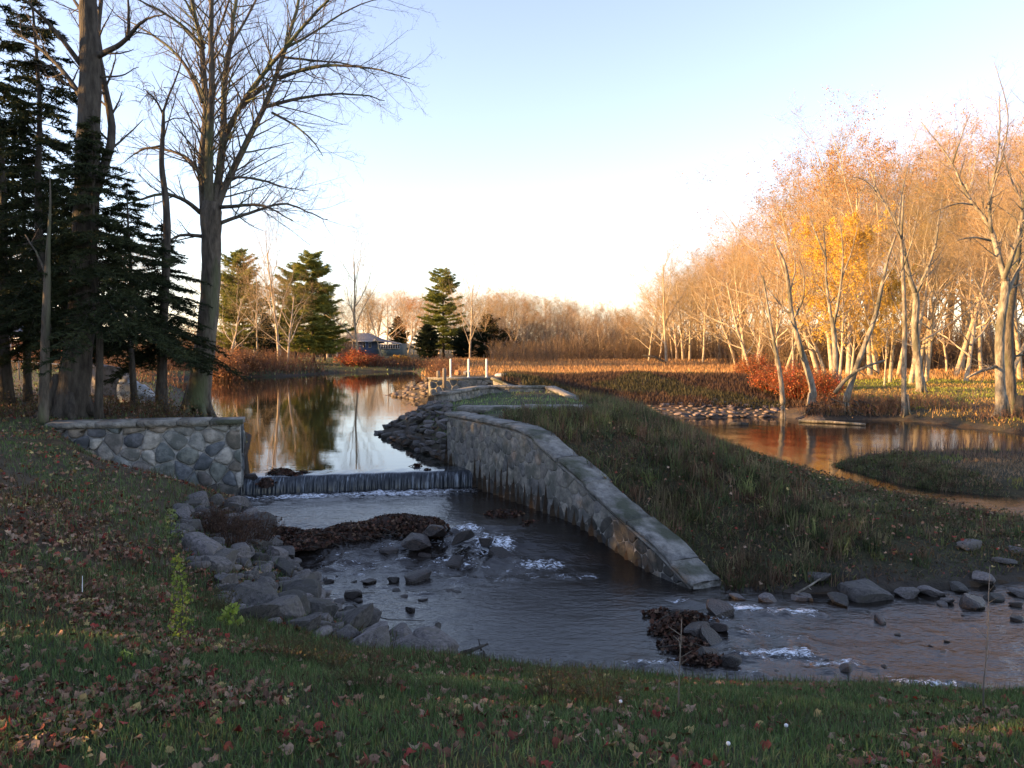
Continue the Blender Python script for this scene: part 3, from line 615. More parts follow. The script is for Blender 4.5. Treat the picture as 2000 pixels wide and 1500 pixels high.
# stream rocks: px, py, width px, material, label
SR = [(888, 1108, 50, "rounded wet reddish boulder in mid stream below the leaf dam"), (980, 1088, 60, "large wet brown boulder beside the white rapids near the wing wall"),
 (816, 1132, 58, "broad brown boulder breaking the current left of the round reddish one"), (802, 1192, 30, "lone small square rock standing in open water"), (746, 1232, 50, "blunt brown rock at the edge of the left riprap, in the water"),
 (686, 1165, 40, "low flat dark rock awash near the left bank"), (872, 1304, 48, "rounded dark boulder at the water's edge beside the foreground lawn"), (824, 1264, 46, "low flat rock next to the upright stub of wood"),
 (660, 1206, 26, "little dark rock between the flat awash rock and the blunt brown one"), (654, 1228, 42, "dark rock tucked against the riprap left of the blunt brown rock"), (582, 1094, 26, "small black rock just below the left end of the leaf dam"), (564, 1110, 28, "small black rock touching the riprap under the left end of the leaf dam"), (640, 1138, 26, "little triangular dark rock left of the current, above the flat awash rock"), (580, 1130, 46, "low wet rock against the riprap below the two small black rocks"), (636, 1188, 42, "rounded dark rock at the riprap edge beside the flat awash rock"), (832, 1090, 32, "small dark rock in the riffle left of the round reddish boulder"), (900, 1052, 52, "dark rock at the right end of the leaf dam, above the white rapids"), (812, 1062, 64, "wide dark rock emerging under the middle of the leaf dam"), (760, 1078, 40, "dark rock in the riffle below the middle of the leaf dam"), (722, 1138, 34, "small dark rock in open riffle left of the broad brown boulder"),
 (770, 1136, 30, "little low rock touching the left side of the broad brown boulder"), (700, 1090, 30, "small dark rock in the riffle below the left half of the leaf dam"), (845, 1040, 60, "dark rock buried in the right end of the leaf dam"), (950, 1060, 36, "small dark rock at the top of the rapids, above the large wet brown boulder"), (1028, 1336, 80, "long dark rock lying at the lawn's edge of the stream"), (1120, 1308, 52, "pale flat-topped block at the near edge of the stream"), (1112, 1358, 60, "dark rock at the lawn's edge just below the pale flat-topped block"),
 (1360, 1238, 60, "middle dark rock of the leaf-covered cluster in the lower stream"), (1400, 1228, 48, "dark rock on the right side of the leaf-covered cluster in the lower stream"), (1335, 1206, 60, "upper left dark rock of the leaf-covered cluster in the lower stream"), (1420, 1294, 54, "lowest right dark rock of the leaf-covered cluster, beside the lower foam"), (1380, 1284, 60, "dark rock at the bottom of the leaf-covered cluster in the lower stream"), (1405, 1200, 70, "top right dark rock of the leaf-covered cluster, beside the upper foam"), (1385, 1250, 60, "dark rock at the heart of the leaf-covered cluster in the lower stream"), (1350, 1262, 40, "small dark rock under the leaves at the left of the cluster in the lower stream"), (1650, 1310, 40, "reddish dark rock alone right of the lower foam"), (1840, 1182, 26, "tiny dark rock in the shallows right of the flat pale stone"), (1900, 1182, 70, "long low rock in the shallows near the right edge"), (1985, 1182, 24, "upper of two tiny dark rocks at the right edge of the stream"), (1985, 1210, 30, "lower of two tiny dark rocks at the right edge of the stream"), (1575, 1170, 40, "dark rock at the waterline below the pale broken stick"), (1720, 1215, 30, "small dark rock in open water below the big smooth boulder"), (1590, 1120, 20, "tiny rock half hidden in weeds above the pale broken stick")]
for px, py, w, lab in SR:
    g = G(px, py, -.55); z = float(SW(g[0], g[1])); g = G(px, py, z); r = w / 2 * g[1] / F * (1.15 if 1325 < px < 1430 else 1)
    pale = lab and "pale" in lab
    rock(g + A((0, 0, r * .12)), r, 'rock' if pale else 'wetrock', lab, "rocks in the stream", squash=.95)
for px, py, w in RIF:
    g = G(px, py, -.55); g = G(px, py, float(SW(g[0], g[1]))); r = w / 2 * g[1] / F
    rock(g + A((0, 0, -r * .1)), r, 'wetrock', "small dark stone awash in the shallow stream" + (" below the leaf dam" if px < 1100 else " right of the leaf-covered cluster"), "small stones awash in the stream", squash=.7)
BR = [(1690, 1152, 112, "big smooth rounded grey boulder at the foot of the grassy mound"), (1640, 1166, 60, "flat pale stone in front of the big smooth boulder"), (1600, 1136, 66, "grey stone at the mound's foot left of the big smooth boulder"), (1500, 1160, 46, "small round grey stone at the mound's foot, second from the wing wall's end"), (1440, 1158, 36, "small stone at the mound's foot nearest the wing wall's end"), (1770, 1150, 62, "grey stone directly right of the big smooth boulder"), (1820, 1150, 60, "angular grey stone second to the right of the big smooth boulder"), (1890, 1098, 52, "flat grey-blue stone higher on the bank near the right edge"),
      (1920, 1130, 56, "grey stone on the bank between the flat grey-blue stone and the water"), (1870, 1140, 46, "grey stone left of and below the flat grey-blue stone"), (1960, 1110, 46, "grey stone right of the flat grey-blue stone"), (1990, 1150, 50, "lower stone cut by the right edge of the photo at the bank"), (1940, 1158, 44, "stone at the waterline second from the right edge"), (1990, 1095, 44, "upper stone cut by the right edge of the photo on the bank"), (1850, 1165, 36, "small stone at the waterline below the flat grey-blue stone"), (1560, 1160, 34, "small stone beside the lower end of the pale broken stick")]
for px, py, w, lab in BR:
    g = G(px, py, -.6); r = w / 2 * g[1] / F; g[2] = max(H1(g[0], g[1]), -.68)
    rock(g + A((0, 0, r * .15)), r, 'rock', lab, "stones at the foot of the mound", squash=.75, tilt=.12)
rock(P(980, 736, 40.5), .36, 'whiterock', "pale blue-white rounded boulder right of the white posts", name="boulder", kind=0, tilt=.1)
rock(P(893, 727, 41), .24, 'redrock', "rust red boulder behind the left pair of white posts", name="boulder", kind=4, tilt=.1)
rock(P(912, 728, 41.5), .25, 'rock', "tan boulder directly behind the middle white post", name="boulder", kind=2, tilt=.1)

import bmesh
_sm = [rock_mesh(s_, .6, 2) for s_ in range(11, 19)]; sm = MB()
for p, r, az, ti, sq, col, k in SMALL:
    me = _sm[k]; v_ = A([v.co[:] for v in me.vertices]) * A((r * 1.1, r, r * sq)); v_ = v_ @ A(Matrix.Rotation(ti, 3, 'X')).T @ A(Matrix.Rotation(az, 3, 'Z')).T + p
    sm.add(v_, tris=[tuple(f.vertices) for f in me.polygons], col=col)
tag(sm.build("small_stones", 'pebble'), kind="stuff")
for me in _sm: bpy.data.meshes.remove(me)

# ------------------------------------------------------------------ leaves and debris
LEAFV = A([(0, -.38), (.16, -.20), (.36, -.26), (.38, -.04), (.52, .16), (.34, .24), (.24, .42), (0, .55), (-.24, .40), (-.34, .22), (-.50, .16), (-.36, -.04), (-.38, -.24), (-.16, -.22)])
LCOL = A([(.20, .075, .04), (.25, .12, .07), (.29, .17, .11), (.14, .07, .045), (.36, .25, .17), (.26, .04, .028), (.18, .10, .06), (.27, .15, .09), (.22, .11, .065), (.32, .2, .13), (.22, .06, .035), (.4, .3, .12)])
def leaves(mb, pts, size, up=.35, dark=1.0, cols=LCOL, nrm_jit=.6):
    n = len(pts)
    if not n: return
    size = np.broadcast_to(size, (n,)) * rng.uniform(.6, 1.2, n)
    th = rng.uniform(0, 6.28, n); nx_ = rng.normal(0, nrm_jit, n); ny_ = rng.normal(0, nrm_jit, n); N_ = np.stack([nx_, ny_, np.ones(n)], 1); N_ /= np.linalg.norm(N_, axis=1)[:, None]
    Ua = np.stack([np.cos(th), np.sin(th), np.zeros(n)], 1); Ua -= N_ * (Ua * N_).sum(1)[:, None]; Ua /= np.linalg.norm(Ua, axis=1)[:, None]; Va = np.cross(N_, Ua)
    K = len(LEAFV); curl = rng.uniform(-1.1, 1.3, n)
    L = LEAFV[None] * rng.uniform(.75, 1.15, (n, K, 1))
    zz = curl[:, None] * (L[:, :, 0] ** 2) * 1.4 + rng.uniform(-.3, .3, n)[:, None] * L[:, :, 1] * np.abs(L[:, :, 1]) + rng.normal(0, .07, (n, K))
    v = pts[:, None] + size[:, None, None] * (Ua[:, None] * L[:, :, :1] + Va[:, None] * L[:, :, 1:] + N_[:, None] * zz[..., None]) + A((0, 0, 1)) * (size * up * .3)[:, None, None]
    c = (pts + A((0, 0, 1)) * (size * up * .3)[:, None])[:, None]
    v = np.concatenate([v, c], 1).reshape(-1, 3); b = np.arange(n)[:, None] * (K + 1); k = np.arange(K)[None]
    t = np.stack([b + k, b + (k + 1) % K, np.broadcast_to(b + K, (n, K))], -1).reshape(-1, 3)
    col = cols[rng.integers(len(cols), size=n)] * rng.uniform(.6, 1.25, (n, 1)) * dark
    mb.add(v, tris=t, col=np.repeat(col, K, 0))
def pts_on(x, y, lift=.01): return np.stack([x, y, H(x, y) + lift], 1)
def land_only(p, m=.05):
    dS, iS, _ = pdist(STREAM, p[:, 0], p[:, 1]); dP, iP, _ = pdist(POND, p[:, 0], p[:, 1]); dI, iI, _ = pdist(ISLAND, p[:, 0], p[:, 1])
    return p[(~iS | iI) & ~iP & (dS > m) & (dP > m)]
def in_wedge(n, y0, y1, x0=-99, x1=99, pw=1.0):                 # ground points within the view between two distances
    y = y0 + (y1 - y0) * rng.uniform(0, 1, n) ** pw; x = rng.uniform(-.68, .68, n) * y; m = (x > x0) & (x < x1); return pts_on(x[m], y[m])
lit = MB(); p = land_only(in_wedge(25000, 2.6, 10, pw=.8))
dens = .26 + .74 * smooth(.35, -1.0, p[:, 0] / p[:, 1] * 3 + .7 + .45 * wob(p[:, 0], p[:, 1], 2.2)); dens *= .15 + 1.1 * (wob(p[:, 0] + 3, p[:, 1], 2.4) > .05)
p = p[rng.uniform(0, 1, len(p)) < dens * .95]; leaves(lit, p + A((0, 0, .02)), .056, dark=.85)
p = land_only(in_wedge(16000, 7, 19, x1=-3)); p = p[(rng.uniform(0, 1, len(p)) < .25 + .6 * (wob(p[:, 0], p[:, 1], 1.9) > 0)) & ~((p[:, 1] > 15.4 + (p[:, 0] + 8.9) * .24) & (p[:, 1] < 16.2 + (p[:, 0] + 8.9) * .24) & (p[:, 0] > -9.1))]
leaves(lit, p + A((0, 0, .02)), .075)
leaves(lit, land_only(in_wedge(3000, 18, 30, x0=-22, x1=-7)) + A((0, 0, .03)), .11)
p = land_only(in_wedge(2600, 11, 19, x0=1.5, x1=9)); leaves(lit, p + A((0, 0, .12)), .06)
tag(lit.build("leaf_litter", 'leaf'), kind="stuff")
for k in range(70):                                             # the nearest leaves, one by one
    y = rng.uniform(3.0, 4.6); x = rng.uniform(-.64, .64) * y
    if x > 0 and rng.uniform() < .35: continue
    mb = MB(); pp = pts_on(A([x]), A([y]), .03); leaves(mb, pp, .066, dark=.9)
    tag(mb.build("fallen_leaf", 'leaf', loc=pp[0]), "curled reddish brown maple leaf lying in the foreground grass", "leaf", "maple leaves on the foreground lawn")
DC = A([(.06, .034, .022), (.045, .026, .018), (.085, .045, .028), (.03, .02, .014), (.15, .095, .06), (.085, .035, .022), (.11, .05, .03)])
def heap(name, label, blobs, nleaf, sticks=10, leafsize=.07):
    mb = MB(); lv = MB(); st = MB(); c0 = A(blobs[0][:3])
    root = empty(name, c0, label, "leaf heap")
    P_ = []
    for x, y, z, rx, ry, rz in blobs:
        a = np.linspace(0, 2 * math.pi, 22, endpoint=False); ring = []
        for e in np.linspace(0, 1, 7):
            rr = math.cos(e * math.pi / 2); h_ = math.sin(e * math.pi / 2); jit = 1 + .18 * np.sin(a * 3 + x * 5) + .1 * np.sin(a * 7 + y) + rng.normal(0, .04, 22)
            ring.append(np.stack([x + rx * rr * np.cos(a) * jit, y + ry * rr * np.sin(a) * jit, z - .06 + (rz + .06) * h_ * (1 + .15 * np.sin(a * 4 + x))], 1))
        n = 22; mb.add(np.vstack(ring), quads=[(r * n + k, r * n + (k + 1) % n, (r + 1) * n + (k + 1) % n, (r + 1) * n + k) for r in range(6) for k in range(n)])
        m = int(nleaf * rx * ry / sum(b[3] * b[4] for b in blobs)); th = rng.uniform(0, 6.28, m); rr = np.sqrt(rng.uniform(0, 1.1, m)); rr = np.where(rng.uniform(0, 1, m) < .16, rng.uniform(1, 1.45, m), rr); h_ = np.sqrt(np.maximum(0, 1 - rr ** 2))
        P_.append(np.stack([x + rx * rr * np.cos(th), y + ry * rr * np.sin(th), z + rz * h_ + .005], 1))
    P_ = np.vstack(P_); leaves(lv, P_, leafsize, cols=DC, nrm_jit=.9)
    for k in range(sticks):
        p = P_[rng.integers(len(P_))]; d = A((rng.normal(), rng.normal() * .5, rng.uniform(-.05, .25))); d /= np.linalg.norm(d); L_ = rng.uniform(.15, .5); part(MB().tube([p - d * L_ / 2, p + A((0, 0, .02)), p + d * L_ / 2], [.008, .007, .003], 5), "stick", 'darkbark', root)
    part(mb, "heap_body", 'debris', root, True); tag(part(lv, "leaf_cover", 'leaf', root), kind="stuff")
    return root
def gb(px, py, z, rx, ry, rz): g = G(px, py, z); return (g[0], g[1], g[2], rx, ry, rz)
heap("leaf_dam", "long dark dam of matted wet leaves and sticks across the stream below the weir",
     [gb(700, 1040, -.42, .55, .32, .14), gb(780, 1030, -.42, .62, .38, .20), gb(830, 1038, -.42, .42, .36, .22), gb(625, 1050, -.45, .5, .28, .10), gb(580, 1062, -.45, .4, .3, .10), gb(545, 1040, -.42, .4, .2, .06), gb(520, 1020, -.42, .35, .22, .05)], 3200, 46)
heap("leaf_heap", "dark leaf heap caught against the foot of the wing wall", [gb(985, 1012, -.42, .42, .35, .12), gb(1030, 1030, -.44, .35, .3, .08), gb(925, 1035, -.45, .25, .15, .05)], 700, 8)
heap("leaf_clump", "clump of wet red-brown leaves snagged on the left part of the weir crest", [gb(548, 925, -.01, .26, .22, .09), gb(520, 945, -.12, .14, .16, .10), gb(572, 928, -.01, .16, .1, .04)], 420, 6, .055)
heap("leaf_clump", "tiny clump of leaves at the right end of the weir crest", [gb(815, 911, 0, .09, .06, .05), gb(835, 919, -.02, .08, .05, .03)], 90, 2, .05)
heap("leaf_clump", "small dark leaf tuft on the weir crest right of the large clump", [gb(592, 924, -.01, .10, .07, .04)], 70, 1, .05)
heap("leaf_heap", "heap of orange-brown leaves piled on the dark rocks in the middle of the lower stream", [gb(1335, 1212, -.67, .30, .16, .08), gb(1305, 1232, -.67, .2, .16, .07), gb(1335, 1262, -.67, .2, .18, .07), gb(1370, 1292, -.67, .26, .1, .05), gb(1295, 1200, -.67, .2, .09, .04)], 900, 12)
rock(A(gb(490, 933, -.02, 0, 0, 0)[:3]), .17, 'wetrock', "dark wet rock on the weir crest against the left wall", kind=0)

# floating branch, sticks, wood stub
def branch_thing(name, polys, label, mat='darkbark'):
    mb = MB()
    for pts_, r0, r1 in polys: mb.tube(pts_, np.linspace(r0, r1, len(pts_)), 6)
    return tag(mb.build(name, mat, loc=polys[0][0][0]), label, "branch")
g = lambda px, py, z=-.66: G(px, py, z)
branch_thing("floating_branch", [([g(900, 1278), g(925, 1274) + A((0, 0, .03)), g(953, 1266) + A((0, 0, .05))], .035, .012), ([g(918, 1276), g(928, 1290)], .014, .006), ([g(940, 1270), g(934, 1258) + A((0, 0, .06))], .012, .005), ([g(944, 1271), g(950, 1284)], .01, .004)], "short forked branch floating in open water near the lawn")
branch_thing("wood_stub", [([g(850, 1256), g(851, 1240) + A((0, 0, .02)), g(856, 1228) + A((0, 0, .05))], .05, .04)], "stubby piece of wood standing upright at the left water edge")
branch_thing("fallen_stick", [([P(1553, 1160, 10.8), P(1575, 1148, 10.85), P(1603, 1130, 10.9)], .018, .012), ([P(1560, 1158, 10.8), P(1556, 1166, 10.75)], .02, .01), ([P(1578, 1146, 10.85), P(1585, 1152, 10.8)], .01, .006)], "pale broken stick on the stones at the foot of the mound", 'palebark')
branch_thing("fallen_twig", [([g(690, 1198) + A((0, 0, .12)), g(716, 1212) + A((0, 0, .08)), g(760, 1218) + A((0, 0, .05)), g(830, 1212)], .012, .004), ([g(716, 1212) + A((0, 0, .08)), g(712, 1224)], .008, .003)], "thin reddish twig reaching over the water from the left riprap")

# ------------------------------------------------------------------ grass, weeds, reeds
def blades(mb, p, h, w, cols, lean=.35, arr=None):
    n = len(p)
    if not n: return
    h = np.broadcast_to(h, (n,)) * rng.uniform(.55, 1.3, n); w = np.broadcast_to(w, (n,)) * rng.uniform(.7, 1.3, n); th = rng.uniform(0, 6.28, n); ld_ = rng.uniform(0, 6.28, n); le = np.abs(rng.normal(0, lean, n))
    s = np.stack([np.cos(th), np.sin(th), np.zeros(n)], 1) * (w / 2)[:, None]; l = np.stack([np.cos(ld_), np.sin(ld_), np.zeros(n)], 1) * (h * le)[:, None]; up = A((0, 0, 1)) * h[:, None] * (1 - .3 * np.minimum(le, 1.5))[:, None]
    v = np.stack([p - s, p + s, p + l * .35 + up * .55 - s * .75, p + l * .35 + up * .55 + s * .75, p + l + up], 1).reshape(-1, 3); b = np.arange(n)[:, None] * 5
    t = np.concatenate([b + A((0, 1, 3)), b + A((0, 3, 2)), b + A((2, 3, 4))], 1).reshape(-1, 3)
    col = (cols[rng.integers(len(cols), size=n)] if arr is None else arr) * rng.uniform(.6, 1.35, (n, 1)); mb.add(v, tris=t, col=np.repeat(col, 3, 0))
GREEN = A([(.10, .16, .055), (.12, .185, .065), (.08, .125, .05), (.16, .18, .08)]); DRY = A([(.10, .085, .045), (.13, .10, .055), (.07, .055, .03), (.09, .05, .03)]); WEED = A([(.055, .065, .028), (.075, .08, .035), (.095, .07, .045), (.11, .075, .05), (.075, .05, .034), (.10, .055, .036), (.045, .06, .028), (.13, .11, .06), (.10, .11, .04)])
lawn = MB(); p = land_only(in_wedge(150000, 2.7, 7.6, pw=.75), .3); gsel = rng.uniform(0, 1, len(p)) < .78 - .4 * smooth(-2, -4, p[:, 0]) - .3 * (wob(p[:, 0] + 7, p[:, 1] * 1.6, 2.1) > .15)
blades(lawn, p[gsel], .055, .006, GREEN, .5); blades(lawn, p[~gsel][::2], .05, .006, DRY, .8)
p = land_only(in_wedge(60000, 7.4, 17, x1=-1.0), .5); p = p[~((p[:, 1] > 15.4 + (p[:, 0] + 8.9) * .24) & (p[:, 1] < 16.3 + (p[:, 0] + 8.9) * .24) & (p[:, 0] > -9.1))]; gr = wob(p[:, 0], p[:, 1], 1.3) > -.2; blades(lawn, p[gr], .08, .011, GREEN, .6); blades(lawn, p[~gr][::2], .08, .011, DRY, .8)
p = land_only(in_wedge(16000, 6.3, 8.6, x0=-4, x1=7), .1); blades(lawn, p, .11, .006, np.vstack([GREEN, DRY]), .5)
p = land_only(in_wedge(14000, 8, 15, x0=-6.5, x1=-1), .25); blades(lawn, p[:5000], .16, .009, np.vstack([DRY, DRY, GREEN]), .6)
p = in_wedge(14000, 16.5, 30, x0=-25, x1=-6); blades(lawn, land_only(p), .10, .02, np.vstack([GREEN, DRY]), .7)
p = in_wedge(9000, 30, 60, x0=-40, x1=-8); blades(lawn, land_only(p), .16, .05, np.vstack([GREEN, DRY]), .7)
p = land_only(in_wedge(12000, 19, 29, x0=-2.2, x1=3)); blades(lawn, p, .09, .02, GREEN * 1.5, .6)
p = in_wedge(16000, 58, 115, x0=-40, x1=-6); blades(lawn, land_only(p), .22, .09, np.vstack([GREEN * 1.3, DRY * 1.8]), .7)
tag(lawn.build("grass", 'blade'), kind="stuff")
weeds = MB(); x = rng.uniform(-.2, 11.2, 130000); y = rng.uniform(10.7, 30, 130000); tw = ((y - RW0[1]) / (RW1[1] - RW0[1])); xw = RW0[0] + (RW1[0] - RW0[0]) * tw
m = (x > np.where(y < 18.6, xw + .55, -1.2)) & ~((y > 18.7) & (x < 2.3)); p = land_only(pts_on(x[m], y[m], -.01), .12)
mg = wob(p[:, 0], p[:, 1], 1.1); mg2 = wob(p[:, 0] + 5, p[:, 1] + 2, 2.6); hh = (.11 + .16 * np.clip(mg2 + .2, 0, 1.2) ** 1.3) * np.interp(p[:, 0], [4, 6.5], [1, .6]); ci = WEED[rng.integers(len(WEED), size=len(p))]
gw = np.clip(.45 + .6 * mg, 0, 1)[:, None]; ci = ci * (1 - gw * .35) + A((.06, .085, .03)) * gw * .35; ci = np.where((mg2 < -.45)[:, None], ci * .4 + A((.10, .05, .034)) * .6, ci)
sel = rng.uniform(0, 1, len(p)) < .8; blades(weeds, p[sel], hh[sel] * np.where(p[sel][:, 1] > 18, 1.3, 1), .010 + .0006 * p[sel][:, 1], None, .95, arr=ci[sel] * 1.5)
nb = p[rng.integers(len(p), size=9000)]; leaves(weeds, nb + A((0, 0, 1)) * rng.uniform(.04, .2, (len(nb), 1)), .05, cols=np.vstack([WEED, WEED, A([(.16, .14, .08)])]), nrm_jit=1.0)
cl = p[rng.integers(len(p), size=2600)]; cl = cl[wob(cl[:, 0] * 1.3, cl[:, 1] * 1.3, 1.2) > -.35]; k = np.repeat(np.arange(len(cl)), 26); cc = WEED[rng.integers(len(WEED), size=len(cl))] * rng.uniform(.8, 2.2, (len(cl), 1))
blades(weeds, cl[k] + np.c_[rng.normal(0, .07, (len(k), 2)), np.zeros(len(k))], np.repeat(rng.uniform(.16, .42, len(cl)) * np.interp(cl[:, 0], [4, 6.5], [1, .5]), 26), .013, None, .45, arr=cc[k])
tag(weeds.build("mound_weeds", 'blade'), kind="stuff")
isl = MB(); x = rng.uniform(8.8, 24, 26000); y = rng.uniform(16, 26, 26000); _, iI, _ = pdist(ISLAND, x, y); p = pts_on(x[iI], y[iI]); p = p[p[:, 2] > -.52]; gm = wob(p[:, 0], p[:, 1], .9)
blades(isl, p, .10, .02, None, .6, arr=np.where((gm > 0)[:, None], A((.15, .16, .055)), A((.24, .16, .10))) * np.ones((len(p), 1)))
x = rng.uniform(9.6, 15, 1500); y = rng.uniform(21.5, 24, 1500); _, iI, _ = pdist(ISLAND, x, y); p = pts_on(x[iI], y[iI]); blades(isl, p[:700], .5, .012, A([(.15, .09, .08), (.12, .08, .07), (.2, .13, .1)]), .25)
tag(isl.build("island_grass", 'blade'), kind="stuff")
REED = A([(.42, .24, .11), (.48, .26, .11), (.36, .20, .10), (.28, .18, .10), (.5, .30, .14)])
reeds = MB(); x = rng.uniform(-8, 55, 60000); y = rng.uniform(55, 112, 60000); m = ~((x > 17) & (y < 58)); p = land_only(pts_on(x[m], y[m])); rw_ = wob(p[:, 0], p[:, 1], .35)
p = p[rw_ > -.75]; blades(reeds, p, .30 + .0035 * (p[:, 1] - 55), .06, REED, .3)
tag(reeds.build("marsh_reeds", 'blade'), kind="stuff")
berm = MB(); x = rng.uniform(-.5, 16, 42000); y = rng.uniform(37.5, 53, 42000); p = land_only(pts_on(x, y)); gm = wob(p[:, 0], p[:, 1], .8)
blades(berm, p, .26, .035, None, .6, arr=np.where((gm > .1)[:, None], A((.06, .055, .028)), A((.075, .045, .033))) * np.ones((len(p), 1)))
tag(berm.build("berm_weeds", 'blade'), kind="stuff")
mea = MB(); x = rng.uniform(14, 48, 30000); y = rng.uniform(29, 66, 30000); p = land_only(pts_on(x, y), .3); gm = wob(p[:, 0], p[:, 1], .5)
blades(mea, p, .13, .05, None, .6, arr=np.where((gm > -.1)[:, None], A((.20, .22, .045)), A((.30, .20, .07))) * np.ones((len(p), 1)))
p = p[(p[:, 1] < 44)]; blades(mea, p[::9], .4, .02, A([(.25, .15, .10), (.3, .17, .1), (.2, .12, .09)]), .4)
tag(mea.build("meadow_grass", 'blade'), kind="stuff")

# ------------------------------------------------------------------ trees
class Tree:
    def __init__(s): s.big = MB(); s.P0 = []; s.P1 = []; s.R0 = []; s.R1 = []; s.tips = []
    def seg(s, a, b, r0, r1): s.P0.append(a); s.P1.append(b); s.R0.append(r0); s.R1.append(r1)
    def twigs(s, mb=None):
        mb = mb or MB(); mb.segs(A(s.P0), A(s.P1), A(s.R0), A(s.R1)); return mb
def unit(v): return v / (np.linalg.norm(v) + 1e-9)
def rv(): return A((random.gauss(0, 1), random.gauss(0, 1), random.gauss(0, 1)))
def grow(T, p, d, L, r, lvl, prm):
    """recursive bare branch; thick ones are tubes, thin ones twigs"""
    n = 6 if lvl < 2 else (4 if lvl < prm['max'] else 2); pts = [p]; dirs = [d]; wv = prm['wav'] * (1 if lvl else .35)
    for k in range(n):
        d = unit(d + rv() * wv + A((0, 0, 1)) * prm['up'][min(lvl, len(prm['up']) - 1)]); p = p + d * (L / n); pts.append(p); dirs.append(d)
    end = .12 if lvl else .3
    rr = [r * (1 - (1 - end) * (k / n)) for k in range(n + 1)]
    if r > prm.get('tube', .03): T.big.tube(pts, rr, 7 if r < .12 else 10, cap=False)
    else:
        for k in range(n): T.seg(pts[k], pts[k + 1], rr[k], rr[k + 1])
    if lvl >= prm['max']: T.tips.append(pts[-1]); T.tips.append(pts[1]); return
    nc = prm['n'][min(lvl, len(prm['n']) - 1)]; start = prm['start'] if lvl == 0 else .15; ph = random.uniform(0, 6.28)
    for c in range(nc):
        t = start + (1 - start) * (c + random.uniform(.2, .9)) / nc; k = min(int(t * n), n - 1); f = t * n - k; q_ = pts[k] * (1 - f) + pts[k + 1] * f; dd = dirs[k + 1]
        ax = unit(np.cross(dd, A((.3, .2, 1)) if abs(dd[2]) < .9 else A((1., 0, 0)))); bx = np.cross(dd, ax); ph += 2.4 + random.uniform(-.5, .5)
        side = ax * math.cos(ph) + bx * math.sin(ph); an = math.radians(random.uniform(*prm['ang'])); cdv = unit(dd * math.cos(an) + side * math.sin(an))
        sh = prm['shape'](t) if lvl == 0 else (1 - .45 * t)
        grow(T, q_, cdv, L * prm['len'][min(lvl, len(prm['len']) - 1)] * sh * random.uniform(.75, 1.2), max(rr[k] * (1 - f) + rr[k + 1] * f, .006) * prm['rr'] * random.uniform(.8, 1.05), lvl + 1, prm)
def bare(seed, height, r, prm, leaf=None):
    random.seed(seed); T = Tree(); grow(T, A((0., 0, -.15)), unit(A((random.uniform(-.1, .1), random.uniform(-.1, .1), 1))), height * .92, r, 0, prm); return T
B_TALL = dict(max=4, n=(15, 7, 6, 4), len=(.42, .5, .5, .5), up=(.05, .13, .06, .0), ang=(28, 52), wav=.16, rr=.56, start=.3, shape=lambda t: .55 + .8 * math.sin(math.pi * min(1, t * 1.05)) ** .8, tube=.03)
B_WIDE = dict(B_TALL, n=(12, 8, 6, 4), len=(.55, .5, .5, .5), ang=(35, 65), start=.2)
B_VASE = dict(B_TALL, n=(11, 8, 6, 4), len=(.75, .45, .5, .5), ang=(16, 36), start=.16, up=(.03, .07, .08, .02), shape=lambda t: 1.15 - .5 * t)
def make_bare(seed, height, r, prm, name, leafcols=None, nl=0, lsize=.11, matb='farbark', matt='twig'):
    T = bare(seed, height, r, prm); root = empty(name, (0, 0, 0), None, "tree")
    tw_ = T.twigs(); tp = A(T.tips)[::2]; d = rng.normal(0, 1, tp.shape); d[:, 2] = np.abs(d[:, 2]) * .8 + .2; d /= np.linalg.norm(d, axis=1)[:, None]
    tw_.segs(tp, tp + d * rng.uniform(.2, .6, (len(tp), 1)), np.full(len(tp), .007), np.full(len(tp), .004))
    lpart(T.big, "trunk", matb, root, True); cr = lpart(tw_, "crown", matt, root)
    if nl:
        tp = A(T.tips); pp = tp[rng.integers(len(tp), size=nl)] + rng.normal(0, .12, (nl, 3)); lm = MB(); lquads(lm, pp, lsize, leafcols); lpart(lm, "foliage", 'treeleaf', root)
    return root
def lquads(mb, p, size, cols, jit=.3):
    n = len(p); size = size * rng.uniform(.6, 1.4, n); a = rng.normal(0, 1, (n, 3)); a /= np.linalg.norm(a, axis=1)[:, None]; b = rng.normal(0, 1, (n, 3)); b -= a * (a * b).sum(1)[:, None]; b /= np.linalg.norm(b, axis=1)[:, None]
    v = np.stack([p - a * size[:, None] * .5, p + b * size[:, None] * .35, p + a * size[:, None] * .5, p - b * size[:, None] * .35], 1).reshape(-1, 3)
    i_ = np.arange(n)[:, None] * 4; col = cols[rng.integers(len(cols), size=n)] * rng.uniform(1 - jit, 1 + jit, (n, 1)); mb.add(v, quads=i_ + A((0, 1, 2, 3)), col=col)
GOLD = A([(.72, .46, .06), (.66, .40, .05), (.55, .32, .05)]); ORNG = A([(.5, .24, .08), (.42, .18, .06), (.5, .3, .12)]); RUST = A([(.34, .15, .06), (.28, .12, .06), (.36, .2, .09)]); RED = A([(.5, .10, .04), (.6, .16, .05), (.42, .08, .04), (.55, .24, .08)])
BROWN = A([(.2, .11, .06), (.15, .09, .05), (.25, .15, .09)]); OLIVE = A([(.16, .14, .05), (.12, .12, .045), (.2, .15, .06)])
